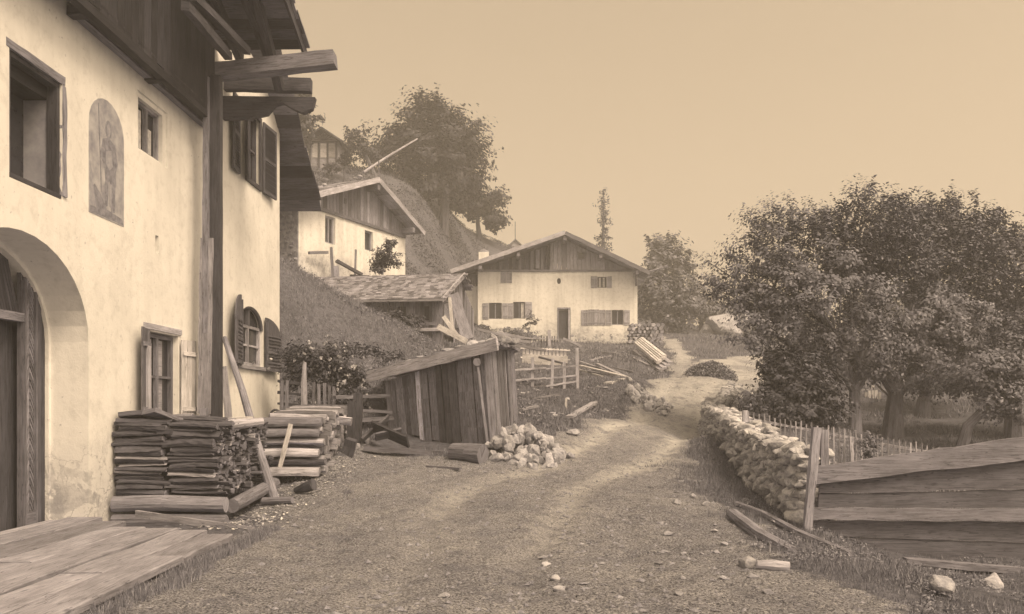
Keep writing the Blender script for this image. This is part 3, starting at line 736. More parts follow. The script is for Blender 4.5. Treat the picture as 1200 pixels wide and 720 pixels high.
# ------------------------------------------------------------------ helpers for roofs
def roof_slab(F, prof, th, w0, w1, parent, mat, name='roof', rows=.45, lap=.03):
    """chevron profile prof [(u,z)...] left to right; boards/shingles laid in courses down each side"""
    mb = MB()
    n = len(prof)
    for (ua, za), (ub, zb) in zip(prof[:-1], prof[1:]):
        L = math.hypot(ub - ua, zb - za); down = zb < za
        steps = max(1, int(L / rows))
        for i in range(steps):
            t0, t1 = i / steps, (i + 1) / steps
            a = w1
            while a < w0:
                wd = rng.uniform(.5, 1.3); b_ = min(w0, a + wd)
                j = rng.uniform(-.012, .012)
                l0, l1 = (0, lap) if down else (lap, 0)
                z0 = za + (zb - za) * t0; z1 = za + (zb - za) * t1; u0 = ua + (ub - ua) * t0; u1 = ua + (ub - ua) * t1
                eb = b_ + (rng.uniform(-.05, .03) if b_ >= w0 else 0)
                mb.hexa([F(u0, a, z0 - th), F(u1, a, z1 - th), F(u1, eb - .006, z1 - th), F(u0, eb - .006, z0 - th),
                         F(u0, a, z0 + l0 * 0 + j), F(u1, a, z1 + j + l1), F(u1, eb - .006, z1 + j + l1), F(u0, eb - .006, z0 + j + (lap if not down else 0))], 0)
                a = b_
    return mb.build(name, mat, parent)
def stone_row(F, name, parentless, spots, label, grp, s=.12):
    for k, (u, w, z) in enumerate(spots):
        p = F(u, w, z); v, f = ROCKS[k % 8]; mb = MB(); q = s * rng.uniform(.8, 1.3)
        mb.raw(v, f, rockM(Vector((0, 0, 0)), (q * 1.2, q, q * .7)), rng.random())
        o = mb.build(name, ST_WHITE, org=(0, 0, 0)); o.location = p; o['label'] = label; o['category'] = 'stone'; o['group'] = grp

# ------------------------------------------------------------------ white house on the hillside
_before = set(bpy.data.objects)
F2 = frame(-7.5, 30, .425, .905)
H2 = thing('hillside_house', 'small white house with a boarded gable high on the slope behind the big house', 'house', (-7.5, 30, 6.3))
mb = MB(); mb.prism([(0, 4), (6.96, 4), (6.96, 8.78), (0, 8.66)], 0, -6, F2)
w2 = mb.build('wall', PL_2, H2, fixn=True)
def u2(x): # pixel x on the facade -> u
    k = (x - 600) / 1000; return (k * 30 + 7.5) / (.425 - k * .905)
def z2(x, y): u = u2(x); return CAMZ + (475 - y) / 1000 * (30 + .905 * u)
wins = [(381, 393, 254, 286), (427.5, 437, 271, 294), (452, 460, 281, 296)]
cc = []
for a, b_, c, d in wins: cc.append(cutter(rectp(u2(a), u2(b_), z2((a + b_) / 2, d), z2((a + b_) / 2, c)), .3, -.2, F2))
boolcut(w2, cc)
for i, (a, b_, c, d) in enumerate(wins): window(F2, u2(a), u2(b_), z2((a + b_) / 2, d), z2((a + b_) / 2, c), -.12, H2, W_GREY if i == 0 else W_MID, 1 if i == 0 else 0, 0)
# rubble side wall
mb = MB(); G2 = lambda u, w, z: F2(-.02 - w, -u, z); mb.prism([(-.0, 4), (6, 4), (6, 8.7), (-.0, 8.7)], 0, .04, lambda u, w, z: F2(-.03 - w, -u + .01, z)); mb.build('side_wall', RUBBLE, H2)
for k in range(110):
    pass
mb = MB()
for k in range(260):
    u = rng.uniform(0.05, 5.9); z = rng.uniform(5.5, 8.6); q = rng.uniform(.05, .12); v, f = rng.choice(ROCKS1)
    mb.raw(v, f, rockM(F2(-.07, -u, z), (q, q * .9, q * .7)), rng.random())
mb.build('rubble_stones', RUBBLE, H2)
# boarded gable
apu, apz = 4.1, 10.42
mb = MB(); u = 0.02
def top2(u): return apz - .1 - (apu - u) * .38 if u < apu else apz - .1 - (u - apu) * .42
while u < 6.94:
    wd = min(rng.uniform(.16, .26), 6.94 - u); zb = 8.66 + .12 * u / 6.96
    mb.hexa([F2(u, -.1, zb), F2(u + wd - .012, -.1, zb), F2(u + wd - .012, .03, zb), F2(u, .03, zb), F2(u, -.1, top2(u)), F2(u + wd - .012, -.1, top2(u + wd)), F2(u + wd - .012, .03, top2(u + wd)), F2(u, .03, top2(u))], 2); u += wd
mb.fbox(F2, .1, 6.9, 8.68, 8.8, .03, .08, 0, .2)
for a in (1.1, 2.6): mb.fbox(F2, a, a + .14, 9.25, 9.45, .02, .045, 0, 0)
mb.build('gable_boards', W_MID, H2)
r2 = roof_slab(F2, [(-1.6, apz - 5.7 * .38 + .12), (apu, apz + .1), (7.5, apz - 3.4 * .42 + .06)], .1, .62, -6.6, H2, SHING)
mb = MB(); mb.beam(F2(-1.6, .64, apz - 5.7 * .38 + .03), F2(apu, .64, apz + .02), .05, .2, n=10, jit=.008, r=1); mb.build('verge_board', W_GREY, r2)
mb = MB(); mb.beam(F2(apu, .64, apz - .02), F2(7.5, .64, apz - 3.4 * .42 - .05), .05, .2, n=8, jit=.008, r=.6); mb.build('verge_board', W_GREY, r2)
mb = MB()
for uu, zz in ((.4, 8.75), (apu, apz - .28), (6.7, 8.95)): mb.beam(F2(uu, -.5, zz), F2(uu, .6, zz), .18, .2)
mb.build('purlin', W_MID, r2)
mb = MB(); mb.beam(F2(apu + .02, .6, apz), F2(apu - .05, .62, apz + .75), .04, .04, r=.4); mb.build('ridge_rod', W_MID, r2)
stone_row(F2, 'roof_stone', None, [(u, .35 - .3 * (k % 2), apz + .27 - (apu - u) * .38) for k, u in enumerate((-.2, 1.4, 2.9, 3.6))], 'pale stone weighing down the roof of the white hillside house', 'stones on the hillside house roof', .13)
mb = MB(); a = P(426, 202, 33.6); b_ = P(489, 163, 36.5); mb.tube([a, a.lerp(b_, .5) + Vector((0, 0, .03)), b_], [.055, .045, .03], 7)
setp(mb.build('wooden_pole', W_GREY, org=a), 'long pale pole slanting up from the roof ridge of the hillside house', 'pole')
# timber and poles leaning on it
mb = MB(); a = P(388, 290, 31.0); b_ = P(391, 330, 30.9); b_.z -= .3; mb.beam(a, b_, .1, .08, (0, 1, 0), 4, .01, r=.4); mb.beam(P(393, 312, 31), P(394, 335, 31), .22, .12, (0, 1, 0), 3, .01)
setp(mb.build('post', W_MID, org=b_, bevel=.01), 'dark upright post before the white hillside house', 'post')
mb = MB(); mb.beam(P(394, 306, 31.2), P(424, 322, 31.8), .16, .1, n=4, jit=.01, r=.2); 
setp(mb.build('slanting_beam', W_DARK, org=P(394, 306, 31.2)), 'dark beam slanting down beside the post at the hillside house', 'beam')
mb = MB(); mb.beam(P(411, 323, 31.8), P(432, 324, 32.4), .1, .07, r=.2); setp(mb.build('plank', W_DARK, org=P(411, 323, 31.8)), 'short dark plank by the shrub of the hillside house', 'plank')
mb = MB(); mb.beam(P(417, 293, 32.6), P(416, 322, 31.9), .07, .06, (0, 1, 0), r=.3); setp(mb.build('stake', W_MID, org=P(416, 322, 31.9)), 'thin dark stake right of the slanting beam', 'stake')
mb = MB(); mb.beam(P(362, 296.5, 30.2), P(384, 296, 30.9), .1, .1, r=.4); setp(mb.build('rail', W_MID, org=P(362, 296.5, 30.2)), 'short rail fixed on the white wall of the hillside house', 'rail')

def pushback(objs, s):
    """place finished things s times farther off and s times larger"""
    for o in objs:
        if o.parent: continue
        c = Vector((0, 0, CAMZ)); o.location = c + (o.location - c) * s; o.scale = [k * s for k in o.scale]
pushback(set(bpy.data.objects) - _before, 1.27)
# ------------------------------------------------------------------ grey barn with shingle roof
FB = frame(-2.706, 33, .989, -.148)       # u=0 at the right front corner of the eave, w toward the lane
FBf = lambda u, w, z: FB(u, w, z)
BARN = thing('barn', 'low grey timber barn under a shingled roof between slope and far house', 'barn', (-4.5, 34.5, 4.5))
EZ, RZ, DW = 5.70, 7.30, -4.15
sh = MB(); rows = 17
for back in (0, 1):
    for i in range(rows if not back else 6):
        a0, a1 = i / rows, (i + 1.25) / rows; u = -9.2
        while u < .02:
            wd = rng.uniform(.12, .24); j = rng.uniform(-.02, .02); k = rng.uniform(0, .02)
            if back: a0, a1 = 1 - (i + 1) / rows, 1 - (i - .25) / rows
            def pt(uu, a, dz):
                # right edge drifts outward towards the ridge
                w = DW * a if not back else 2 * DW - DW * a
                return FB(uu + .55 * min(a, 1) * (uu + 9.2) / 9.2 * 0 + 0, w, EZ + (RZ - EZ) * a + dz)
            sh.hexa([pt(u, a0 + j / 4, 0.035), pt(u + wd - .008, a0 + j / 4, 0.035), pt(u + wd - .008, min(a1, 1), 0), pt(u, min(a1, 1), 0),
                     pt(u, a0 + j / 4, .065 + k), pt(u + wd - .008, a0 + j / 4, .065 + k), pt(u + wd - .008, min(a1, 1), .02), pt(u, min(a1, 1), .02)], 1); u += wd
rf = sh.build('roof', SHING, BARN)
mb = MB()
mb.beam(FB(.03, .05, EZ - .03), FB(.03, DW, RZ - .03), .05, .2, n=6, jit=.006, r=.8); mb.beam(FB(-9.2, 0, EZ - .03), FB(.02, 0, EZ - .03), .12, .08, n=8, jit=.006, r=.3)
mb.build('verge_board', W_GREY, rf)
mb = MB()
for u in np.arange(-9, 0, .9): mb.beam(FB(u, .02, EZ - .05), FB(u, DW, RZ - .05), .1, .1)
mb.build('rafter', W_DARK, rf)
mb = MB(); u = -9
while u < -.28:
    wd = rng.uniform(.14, .26); hole = -2.05 < u < -1.75 or -.95 < u < -.75
    mb.hexa([FB(u, -.62, 2.8), FB(u + wd - .012, -.62, 2.8), FB(u + wd - .012, -.58, 2.8), FB(u, -.58, 2.8), FB(u, -.62, EZ + .15), FB(u + wd - .012, -.62, EZ + .15), FB(u + wd - .012, -.58, EZ + .15), FB(u, -.58, EZ + .15)], 2); u += wd
mb.fbox(FB, -9, -.28, 4.75, 4.87, -.58, -.52, 0, .9); mb.fbox(FB, -.38, -.2, 2.8, EZ + .2, -.7, -.5, 2, .7)
mb.fbox(FB, -2.6, .6, 4.50, 4.62, -.5, -.38, 0, 1.0)
mb.build('front_wall', W_SHED, BARN)
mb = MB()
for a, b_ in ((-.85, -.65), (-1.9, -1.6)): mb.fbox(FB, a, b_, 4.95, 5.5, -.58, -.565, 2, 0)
mb.build('opening', DARKIN, BARN)  # near-black slabs on the boards, painted as the dark inside of openings
mb = MB(); w = -.62
while w > -7.6:
    wd = rng.uniform(.18, .3); top = EZ + .15 + (RZ - EZ) * min(-w, 8.3 + w) / 4.15 * .93
    if not (-3.3 < w < -1.2) : mb.hexa([FB(-.3, w, 2.8), FB(-.26, w, 2.8), FB(-.26, w - wd + .02, 2.8), FB(-.3, w - wd + .02, 2.8), FB(-.3, w, top), FB(-.26, w, top), FB(-.26, w - wd + .02, top - .05), FB(-.3, w - wd + .02, top - .05)], 2)
    w -= wd
mb.build('gable_wall', W_SHED, BARN)
mb = MB(); mb.fbox(FB, -.9, -.85, 2.8, 6, -4, -.7, 2, .1); mb.build('inner_wall', W_DARK, BARN)
def plank(a, b_, w, h, mat, label, name='leaning_plank', cat='plank', up=(0, 1, 0), r=.5, n=4, group=None):
    mb = MB(); mb.beam(a, b_, w, h, up, n, .006, r); return setp(mb.build(name, mat, org=a, bevel=.006), label, cat, group)
plank(P(531, 345, 33.8), P(549, 398, 32.6), .42, .05, W_MID, 'wide dark board leaning against the barn end', r=.8)
plank(P(527, 349, 33.2), P(531, 392, 32.8), .12, .06, W_LIGHT, 'narrow pale board standing at the barn corner', r=.3)
plank(P(520, 371, 32.4), P(536, 394, 32), .16, .06, W_LIGHT, 'short pale board leaning across the barn end', r=.4)
plank(P(514, 383, 31.5), P(546, 400, 30.5), .2, .12, W_LIGHT, 'pale beam sloping down from the barn corner towards the lane', r=.6)
plank(P(482, 387, 31.8), P(514, 386, 31.8), .1, .1, W_GREY, 'pale rail fixed across the barn front', 'rail', 'rail', (0, 0, 1), .8)

# ------------------------------------------------------------------ far house facing the lane
F3 = frame(0, 55, 1, 0)
def u3(x): return (x - 600) * .055
def z3(y): return CAMZ + (475 - y) * .055
H3 = thing('gabled_house', 'wide white two storey house with a broad boarded gable facing the lane', 'house', (3, 55, 5.6))
mb = MB(); mb.prism([(u3(560), 3.5), (u3(747), 3.5), (u3(747), z3(317.5)), (u3(560), z3(316))], 0, -9, F3); w3 = mb.build('wall', PL_3, H3, fixn=True)
W3 = {'u': (692.2, 717, 324, 338), 'oval': (653, 657, 326, 333), 'gl': (572.8, 588, 355, 374), 'gl2': (601.4, 615.3, 354, 373.5), 'door': (653, 668.6, 360.5, 399), 'gr': (716.7, 730.6, 363.5, 381)}
cc = [cutter(rectp(u3(a), u3(b_), z3(d), z3(c)), .3, -.25, F3) for k, (a, b_, c, d) in W3.items() if k not in ('oval', 'u')]
cc.append(cutter(rectp(u3(700), u3(711), z3(337.5), z3(324.5)), .3, -.2, F3))
cc.append(cutter([(u3(655) + .13 * math.cos(t), z3(329.5) + .2 * math.sin(t)) for t in [i * math.pi / 6 for i in range(12)]], .3, -.2, F3))
boolcut(w3, cc)
def win3(a, b_, c, d, mull=1, curt=None, **kw): return window(F3, u3(a), u3(b_), z3(d), z3(c), -.1, H3, W_MID, mull, 0, curtain=[(u3(p), u3(q)) for p, q in (curt or [])], t=.05, **kw)
win3(572.8, 588, 355, 374); win3(601.4, 615.3, 354, 373.5, curt=[(610.5, 614.6)]); win3(716.7, 730.6, 363.5, 381); win3(700, 711, 324.5, 337.5, curt=[(702, 704.5), (706.5, 709)])
def shut3(a, b_, c, d, lab=None, v=W_SHUT):
    return shutter(F3, u3(a), u3(b_) - u3(a), z3(d), z3(c), H3, v, .03, 'board', .01, lab)
for s in ((565.3, 572.6, 355.5, 374.5), (588.6, 595, 355.5, 373.5), (595.3, 601.3, 355.5, 373.5), (615.6, 623.5, 354, 373), (692.2, 699.8, 324, 338), (711.2, 717, 324, 338), (731, 738, 363.5, 381.3)): shut3(*s)
for s in ((586.5, 593.2, 317.8, 332), (593.4, 600, 317.8, 332), (681, 688.8, 363.5, 381.8), (689, 702, 362.8, 381.3), (702.2, 709.4, 363.4, 381.5), (709.8, 716.4, 363.5, 381.5)): shut3(*s)
mb = MB(); frame_rect(mb, F3, u3(653), u3(668.6), z3(399), z3(360.5), .1, -.12, .02); d3 = mb.build('door_frame', W_MID, H3)
mb = MB(); mb.fbox(F3, u3(653.5), u3(666), z3(399), z3(364), -.24, -.2, 2, .2); mb.build('door', W_DARK, H3)
mb = MB(); mb.fbox(F3, u3(666), u3(668), z3(398), z3(363), -.2, .04, 2, .9); mb.build('door_leaf', W_GREY, H3)
mb = MB(); mb.fbox(F3, u3(655) - .14, u3(655) + .14, z3(333), z3(326), -.18, -.14); mb.build('oval_opening', GLASS, H3)
# boarded gable
ap = (3.34, 12.46)
def top3(u): return ap[1] - .16 - (ap[0] - u) * .34 if u < ap[0] else ap[1] - .16 - (u - ap[0]) * .476
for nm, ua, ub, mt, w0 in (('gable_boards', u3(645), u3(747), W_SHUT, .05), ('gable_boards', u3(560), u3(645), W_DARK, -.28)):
    mb = MB(); u = ua
    while u < ub - .01:
        wd = min(rng.uniform(.2, .32), ub - u); zb = z3(317) + .0
        mb.hexa([F3(u, w0 - .08, zb), F3(u + wd - .02, w0 - .08, zb), F3(u + wd - .02, w0, zb), F3(u, w0, zb), F3(u, w0 - .08, top3(u)), F3(u + wd - .02, w0 - .08, top3(u + wd)), F3(u + wd - .02, w0, top3(u + wd)), F3(u, w0, top3(u))], 2); u += wd
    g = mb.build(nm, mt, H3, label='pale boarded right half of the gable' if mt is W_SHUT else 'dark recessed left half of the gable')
mb = MB(); mb.fbox(F3, u3(560), u3(747), z3(318.6), z3(316.4), 0, .1, 0, .5)
for a in (585, 608, 622, 634): mb.fbox(F3, u3(a), u3(a) + .16, z3(317), top3(u3(a)), -.28, -.12, 2, .5)
mb.fbox(F3, u3(628), u3(632.5), z3(314), z3(292), -.28, -.2, 2, .95); mb.fbox(F3, u3(634), u3(637), z3(314), z3(302), -.28, -.2, 2, .95)
mb.build('gable_beam', W_MID, H3)
mb = MB(); mb.fbox(F3, u3(677.5), u3(684), z3(303.5), z3(296.5), .05, .07, 2, .1); g = mb.build('gable_window', GLASS, H3)
mb = MB(); frame_rect(mb, F3, u3(676.5), u3(685), z3(304.5), z3(295.5), .06, .05, .09); mb.build('frame', W_MID, g)
r3 = roof_slab(F3, [(-3.87, 10.05), (3.34, 12.5), (8.68, 9.96)], .12, 1.3, -9.6, H3, SHING, rows=.5)
mb = MB(); mb.beam(F3(-3.87, 1.34, 10.0), F3(3.34, 1.34, 12.46), .05, .26, n=12, jit=.012, r=.9); mb.build('verge_board', W_SHUT, r3)
mb = MB(); mb.beam(F3(3.34, 1.34, 12.44), F3(8.68, 1.34, 9.9), .05, .24, n=12, jit=.012, r=.3); mb.build('verge_board', W_MID, r3)
mb = MB()
for uu, zz in ((-2.0, 10.3), (.4, 11.1), (3.34, 12.1), (5.6, 11.0), (7.9, 10.0)): mb.beam(F3(uu, -.3, zz), F3(uu, 1.25, zz), .2, .22)
mb.beam(F3(7.9, .5, 10.0), F3(8.0, .05, 9.3), .12, .12)
mb.build('purlin', W_MID, r3)
mb = MB(); mb.tube([F3(8.5, .9, 10.02), F3(9.75, .8, 10.38)], .06, 6); mb.tube([F3(9.7, .8, 10.36), F3(9.9, .8, 10.45)], .1, 6); mb.build('gutter', W_MID, r3)
for nm, x0, x1, sgn in (('roof_lath', -3.4, 3.0, 1), ('roof_lath', 3.7, 8.3, 2)):
    mb = MB()
    for k in range(3):
        w = 1.0 - k * 2.8; f = lambda u: (12.56 - (3.34 - u) * .34) if sgn == 1 else (12.56 - (u - 3.34) * .476)
        mb.beam(F3(x0, w, f(x0)), F3(x1, w, f(x1)), .1, .09, n=6, jit=.01)
    mb.build(nm, W_GREY, r3)
ch = MB(); ch.fbox(F3, u3(558.5), u3(571), 10.0, z3(284) , -4.2, -3.5); cho = ch.build('chimney', PL_3, r3)
ch = MB(); ch.tube([F3(u3(564.7), -3.85, z3(284)), F3(u3(564.7), -3.85, z3(284) + .12), F3(u3(564.7), -3.85, z3(280))], [.36, .34, .12], 10); ch.build('chimney_cap', PL_BARE, cho)
# lower wing on the left and dark boards standing in for shade under the roof
mb = MB(); mb.prism([(-3.75, 3.5), (-2.22, 3.5), (-2.22, 9.5), (-3.75, 9.5)], -.9, -7, F3); wg = mb.build('wing_wall', PL_3, H3)
mb = MB(); u = -3.8
while u < -2.25: mb.fbox(F3, u, u + .18, 9.4, 10.15, -.9, -.82, 2); u += .2
mb.build('wing_shade_boards', W_DARK, wg)
mb = MB(); k = .0559; mb.fbox(F3, (532 - 600) * .0559, (543.5 - 600) * .0559, CAMZ + (475 - 357) * .0559, CAMZ + (475 - 341) * .0559, -.9, -.87); wo = mb.build('window', GLASS, wg)
mb = MB(); frame_rect(mb, F3, -3.8, -3.15, CAMZ + 118 * .0559, CAMZ + 134 * .0559, .05, -.87, -.84); mb.fbox(F3, -3.7, -3.2, 8.66, 8.7, -.87, -.84); mb.fbox(F3, -3.5, -3.46, 8.3, 9, -.868, -.842); mb.build('frame', W_GREY, wo)
# rough plinth with fallen plaster
mb = MB()
for k in range(120):
    u = rng.uniform(u3(668), u3(747)); z = rng.uniform(5.3, 6.15); q = rng.uniform(.08, .2); v, f = rng.choice(ROCKS1); mb.raw(v, f, rockM(F3(u, -.04, z), (q * 1.2, .06, q * .7), (0, 0, 0)), rng.random())
mb.build('plinth_stones', ST_MID, H3)

# ------------------------------------------------------------------ leaning shed
A = P(579, 526, 17); B = P(460, 507, 18.8); C = P(604, 494, 19.5); D = B + (C - A)
At = P(571, 409, 17.05); Bt = P(455, 447, 18.85); Ct = P(599, 412, 19.4); Dt = Bt + (Ct - At)
SH = thing('shed', 'small leaning plank shed with a slanted board roof weighted with stones', 'shed', (A + B + C + D) / 4)
def plankwall(name, p0, p1, q0, q1, parent, n, mat, bright=(), inward=None, rj=.5):
    mb = MB(); ws = [rng.uniform(.7, 1.3) for _ in range(n)]; s = sum(ws); t = 0
    nn = (p1 - p0).cross(q0 - p0).normalized()
    for i, w in enumerate(ws):
        t1 = t + w / s; g = .012 / (p1 - p0).length; off = nn * (.014 * (i % 2) + rng.uniform(0, .012))
        a, b_, c, d = p0.lerp(p1, t + g), p0.lerp(p1, t1 - g), q0.lerp(q1, t + g), q0.lerp(q1, t1 - g)
        dz = Vector((0, 0, rng.uniform(-.12, .03))); tilt = Vector((rng.uniform(-.015, .015), 0, 0))
        r = 2.6 if i in bright else rng.uniform(.05, .95)
        segs = 5; prev = (a + dz, b_ + dz)
        for k in range(segs):
            tt = (k + 1) / segs; n0 = (a + dz).lerp(c, tt) + tilt * math.sin(tt * 3); n1 = (b_ + dz).lerp(d, tt) + tilt * math.sin(tt * 3) + (p1 - p0).normalized() * rng.uniform(-.006, .006)
            mb.hexa([prev[0] + off, prev[1] + off, prev[1] + off - nn * .03, prev[0] + off - nn * .03, n0 + off, n1 + off, n1 + off - nn * .03, n0 + off - nn * .03], 2, r)
            prev = (n0, n1)
        t = t1
    return mb.build(name, mat, parent)
plankwall('front_wall', A, B, At, Bt, SH, 14, W_SHED, (9,))
plankwall('side_wall', A, C, At, Ct, SH, 10, W_SHED)
plankwall('back_wall', D, C, Dt, Ct, SH, 9, W_SHED); plankwall('side_wall', B, D, Bt, Dt, SH, 10, W_SHED)
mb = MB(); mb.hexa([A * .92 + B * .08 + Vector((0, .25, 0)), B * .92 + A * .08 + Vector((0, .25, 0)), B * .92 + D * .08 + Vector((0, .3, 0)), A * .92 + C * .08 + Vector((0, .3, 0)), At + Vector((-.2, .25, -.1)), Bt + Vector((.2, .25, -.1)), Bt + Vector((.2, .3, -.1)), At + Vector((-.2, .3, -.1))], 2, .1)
mb.build('shade_lining', DARKIN, SH)  # near-black sheet added inside, shade behind the board gaps
mb = MB(); 
for a, b_ in ((A, At), (B, Bt), (C, Ct)): mb.beam(a - Vector((0, 0, .1)), b_, .13, .13, (0, 1, 0), 4, .006)
mb.build('corner_post', W_MID, SH)
E0 = P(583, 404, 16.75); E1 = P(430, 441, 18.9); back = (C - A); back = Vector((back.x, back.y, 0)).normalized() * 3.2 + Vector((0, 0, .05))
mb = MB(); n = 9
for i in range(n):
    t0, t1 = i / n, (i + 1) / n - .01; o0, o1 = back * t0, back * t1; e = Vector((rng.uniform(-.08, .08), 0, 0)); u = Vector((0, 0, .05)); lift = Vector((0, 0, .02 * (i % 2)))
    mb.hexa([E1 + o0 + e + lift, E0 + o0 - e + lift, E0 + o1 - e + lift, E1 + o1 + e + lift, E1 + o0 + e + u + lift, E0 + o0 - e + u + lift, E0 + o1 - e + u + lift, E1 + o1 + e + u + lift], 0)
sr = mb.build('roof', W_MID, SH)
mb = MB(); mb.beam(E1 + Vector((0, -.04, -.02)), E0 + Vector((0, -.04, .0)), .06, .24, (0, 0, 1), 14, .012, r=.75); mb.build('fascia', W_GREY, sr, bevel=.015)
mb = MB(); mb.tube([P(559, 424.5, 16.85), P(559, 424, 18.5)], .08, 12, .03, r=.2); mb.build('beam_end', W_MID, sr)
mb = MB(); mb.beam(P(560, 430, 16.9), P(572, 524, 16.92), .05, .04, (0, 1, 0), 4, .005, r=.8); mb.build('batten', W_MID, SH)
gs = 'stones weighing down the shed roof'
def sroof(t, b): p = E1.lerp(E0, t) + back * b; p.z += .15; return p
k = 0
for t, b, q in ((.62, .12, .15), (.72, .1, .13), (.8, .15, .2), (.88, .2, .17), (.93, .08, .12), (.55, .3, .14), (.4, .1, .1), (.98, .3, .2), (.68, .3, .2), (.84, .45, .2), (.3, .15, .1), (1.0, .55, .16)):
    v, f = ROCKS[k % 8]; mb = MB(); mb.raw(v, f, rockM(Vector((0, 0, 0)), (q * 1.3, q, q * .65)), rng.random()); o = mb.build('roof_stone', ST_WHITE if k % 3 else ST_MID); o.location = sroof(t, b); k += 1
    setp(o, 'pale stone lying on the slanted shed roof', 'stone', gs)
plank(sroof(.5, .1), sroof(.85, .5) + Vector((0, 0, .1)), .2, .05, W_MID, 'loose plank lying under the stones of the shed roof', 'loose_plank', r=.4, up=(0, 0, 1))

# summerhouse on the crest
_before = set(bpy.data.objects)
b0 = P(380, 197, 50); SU = thing('summerhouse', 'tiny gabled wooden summerhouse with a fan window on the hill crest', 'summerhouse', b0)
zb = P(380, 196, 50).z - .3; zt = P(0, 165, 50).z; za = P(0, 153.5, 50).z; x0, x1 = -11.9, -10.2
FS = frame(0, 50, 1, 0)
mb = MB(); mb.prism([(x0, zb - 1), (x1, zb - 1), (x1, zt), ((x0 + x1) / 2, za - .1), (x0, zt)], 0, -2, FS); sw = mb.build('wall', W_GREY, SU)
mb = MB()
for i in range(3):
    a = x0 + .2 + i * .48; mb.fbox(FS, a, a + .36, zt - 1.0, zt - .18, .01, .03)
mb.build('window', W_LIGHT, SU, label='row of pale panes')
mb = MB(); mb.fbox(FS, x0, x1, zt - .12, zt - .03, .0, .06, 0, .1)
for i in range(4): a = x0 + i * .52; mb.fbox(FS, a, a + .12, zb - 1, zt - .1, .0, .05, 2, .2)
for i in range(9): t = math.pi * (i + .5) / 9; mb.beam(FS((x0 + x1) / 2, .04, zt), FS((x0 + x1) / 2 + .55 * math.cos(t), .04, zt + .42 * math.sin(t)), .03, .03)
mb.build('timber_frame', W_DARK, SU)
mb = MB(); xm = (x0 + x1) / 2
for xs in (x0 - .35, x1 + .35): mb.beam(FS(xm, -.8, za + .02), FS(xs, -.8, zt - .2), 2.8, .09, (0, 0, 1), r=.3)
mb.build('roof', W_DARK, SU)
pushback(set(bpy.data.objects) - _before, 1.25)
# distant rooftop with a mast
DR = thing('distant_house', 'tiny faint gabled roof with a thin mast left of the far house chimney top', 'house', (0.3, 98, H(.3, 98)))
FD = frame(0, 98, 1, 0); a, b_ = (597 - 600) * .098, (611 - 600) * .098; zt = CAMZ + (475 - 289) * .098; za = CAMZ + (475 - 282) * .098
mb = MB(); mb.prism([(a, H(.3, 98) - 1), (b_, H(.3, 98) - 1), (b_, zt), ((a + b_) / 2, za), (a, zt)], 0, -3, FD); mb.build('wall', W_SHUT, DR)
mb = MB()
for xs in (a - .25, b_ + .25): mb.beam(FD((a + b_) / 2, -1.4, za + .1), FD(xs, -1.4, zt - .1), 3.2, .12, (0, 0, 1))
mb.build('roof', W_MID, DR)
mb = MB(); mb.tube([FD(.38, -1, za), FD(.38, -1, CAMZ + (475 - 260) * .099)], .05, 5); mb.build('mast', W_MID, DR)
# ------------------------------------------------------------------ deck of planks before the door
DK = thing('plank_platform', 'low platform of wide worn planks in front of the arched doorway', 'platform', (-4.4, 8, 0.05))
xs = [-5.9, -5.42, -4.95, -4.5, -4.02, -3.62, -3.2]
mb = MB()
ends = [11.3, 10.95, 10.5, 10.3, 10.15, 9.9]
for i in range(6):
    y0 = 1.0; x0, x1 = xs[i] + .008, xs[i + 1] - .008; cuts_ = [y0, rng.uniform(5, 6.5), ends[i]] if i % 2 else [y0, rng.uniform(7.2, 8.8), ends[i]]
    if i == 5: cuts_ = [y0, 8.35, ends[i]]
    for a, b_ in zip(cuts_[:-1], cuts_[1:]):
        n = 14; z0 = .11 + rng.uniform(-.012, .012); dz = rng.uniform(-.02, .02); ry = rng.random(); xx = x1 - (.0 if not (i == 5 and b_ > 9) else 0.02)
        ou, ov = rng.random() * 40, rng.random() * 40; rr = rng.random()
        # sagging plank: strip of segments, slightly wandering edges
        pe = None
        for k in range(n + 1):
            t = k / n; y = a + .006 + (b_ - a - .012) * t; w0 = rng.uniform(-.007, .007); w1 = rng.uniform(-.01, .01)
            zz = z0 + dz * t + .008 * math.sin(7 * t + ry * 6)
            cur = (Vector((x0 + w0, y, zz - .06)), Vector((xx + w1, y, zz - .065)), Vector((xx + w1, y, zz - .004)), Vector((xx + w1 - .02, y, zz + .004)), Vector((x0 + w0 + .01, y, zz)), Vector((x0 + w0, y, zz - .01)), y)
            if pe:
                for q in range(6):
                    q2 = (q + 1) % 6; mb.quad([pe[q], pe[q2], cur[q2], cur[q]], [(ou + pe[6], ov + pe[q].x + pe[q].z), (ou + pe[6], ov + pe[q2].x + pe[q2].z), (ou + y, ov + cur[q2].x + cur[q2].z), (ou + y, ov + cur[q].x + cur[q].z)], rr)
            else: mb.quad(list(cur[:6]), [(ou, ov + .1 * q) for q in range(6)], rr)
            pe = cur
        mb.quad(list(pe[:6])[::-1], [(ou, ov + .1 * q) for q in range(6)], rr)
mb.build('planks', W_DECK, DK, fixn=True)
mb = MB()
for y in (2.5, 5, 7.4, 9.6): mb.beam((-5.8, y, .0), (-3.32, y, .0), .12, .1)
mb.build('bearer', W_MID, DK)
# threshold stones of the doorway
mb = MB(); mb.fbox(F1, 8.5, 11.45, -.2, .06, -.52, .1); setp(mb.build('doorstep', W_GREY, HOUSE, bevel=.02))

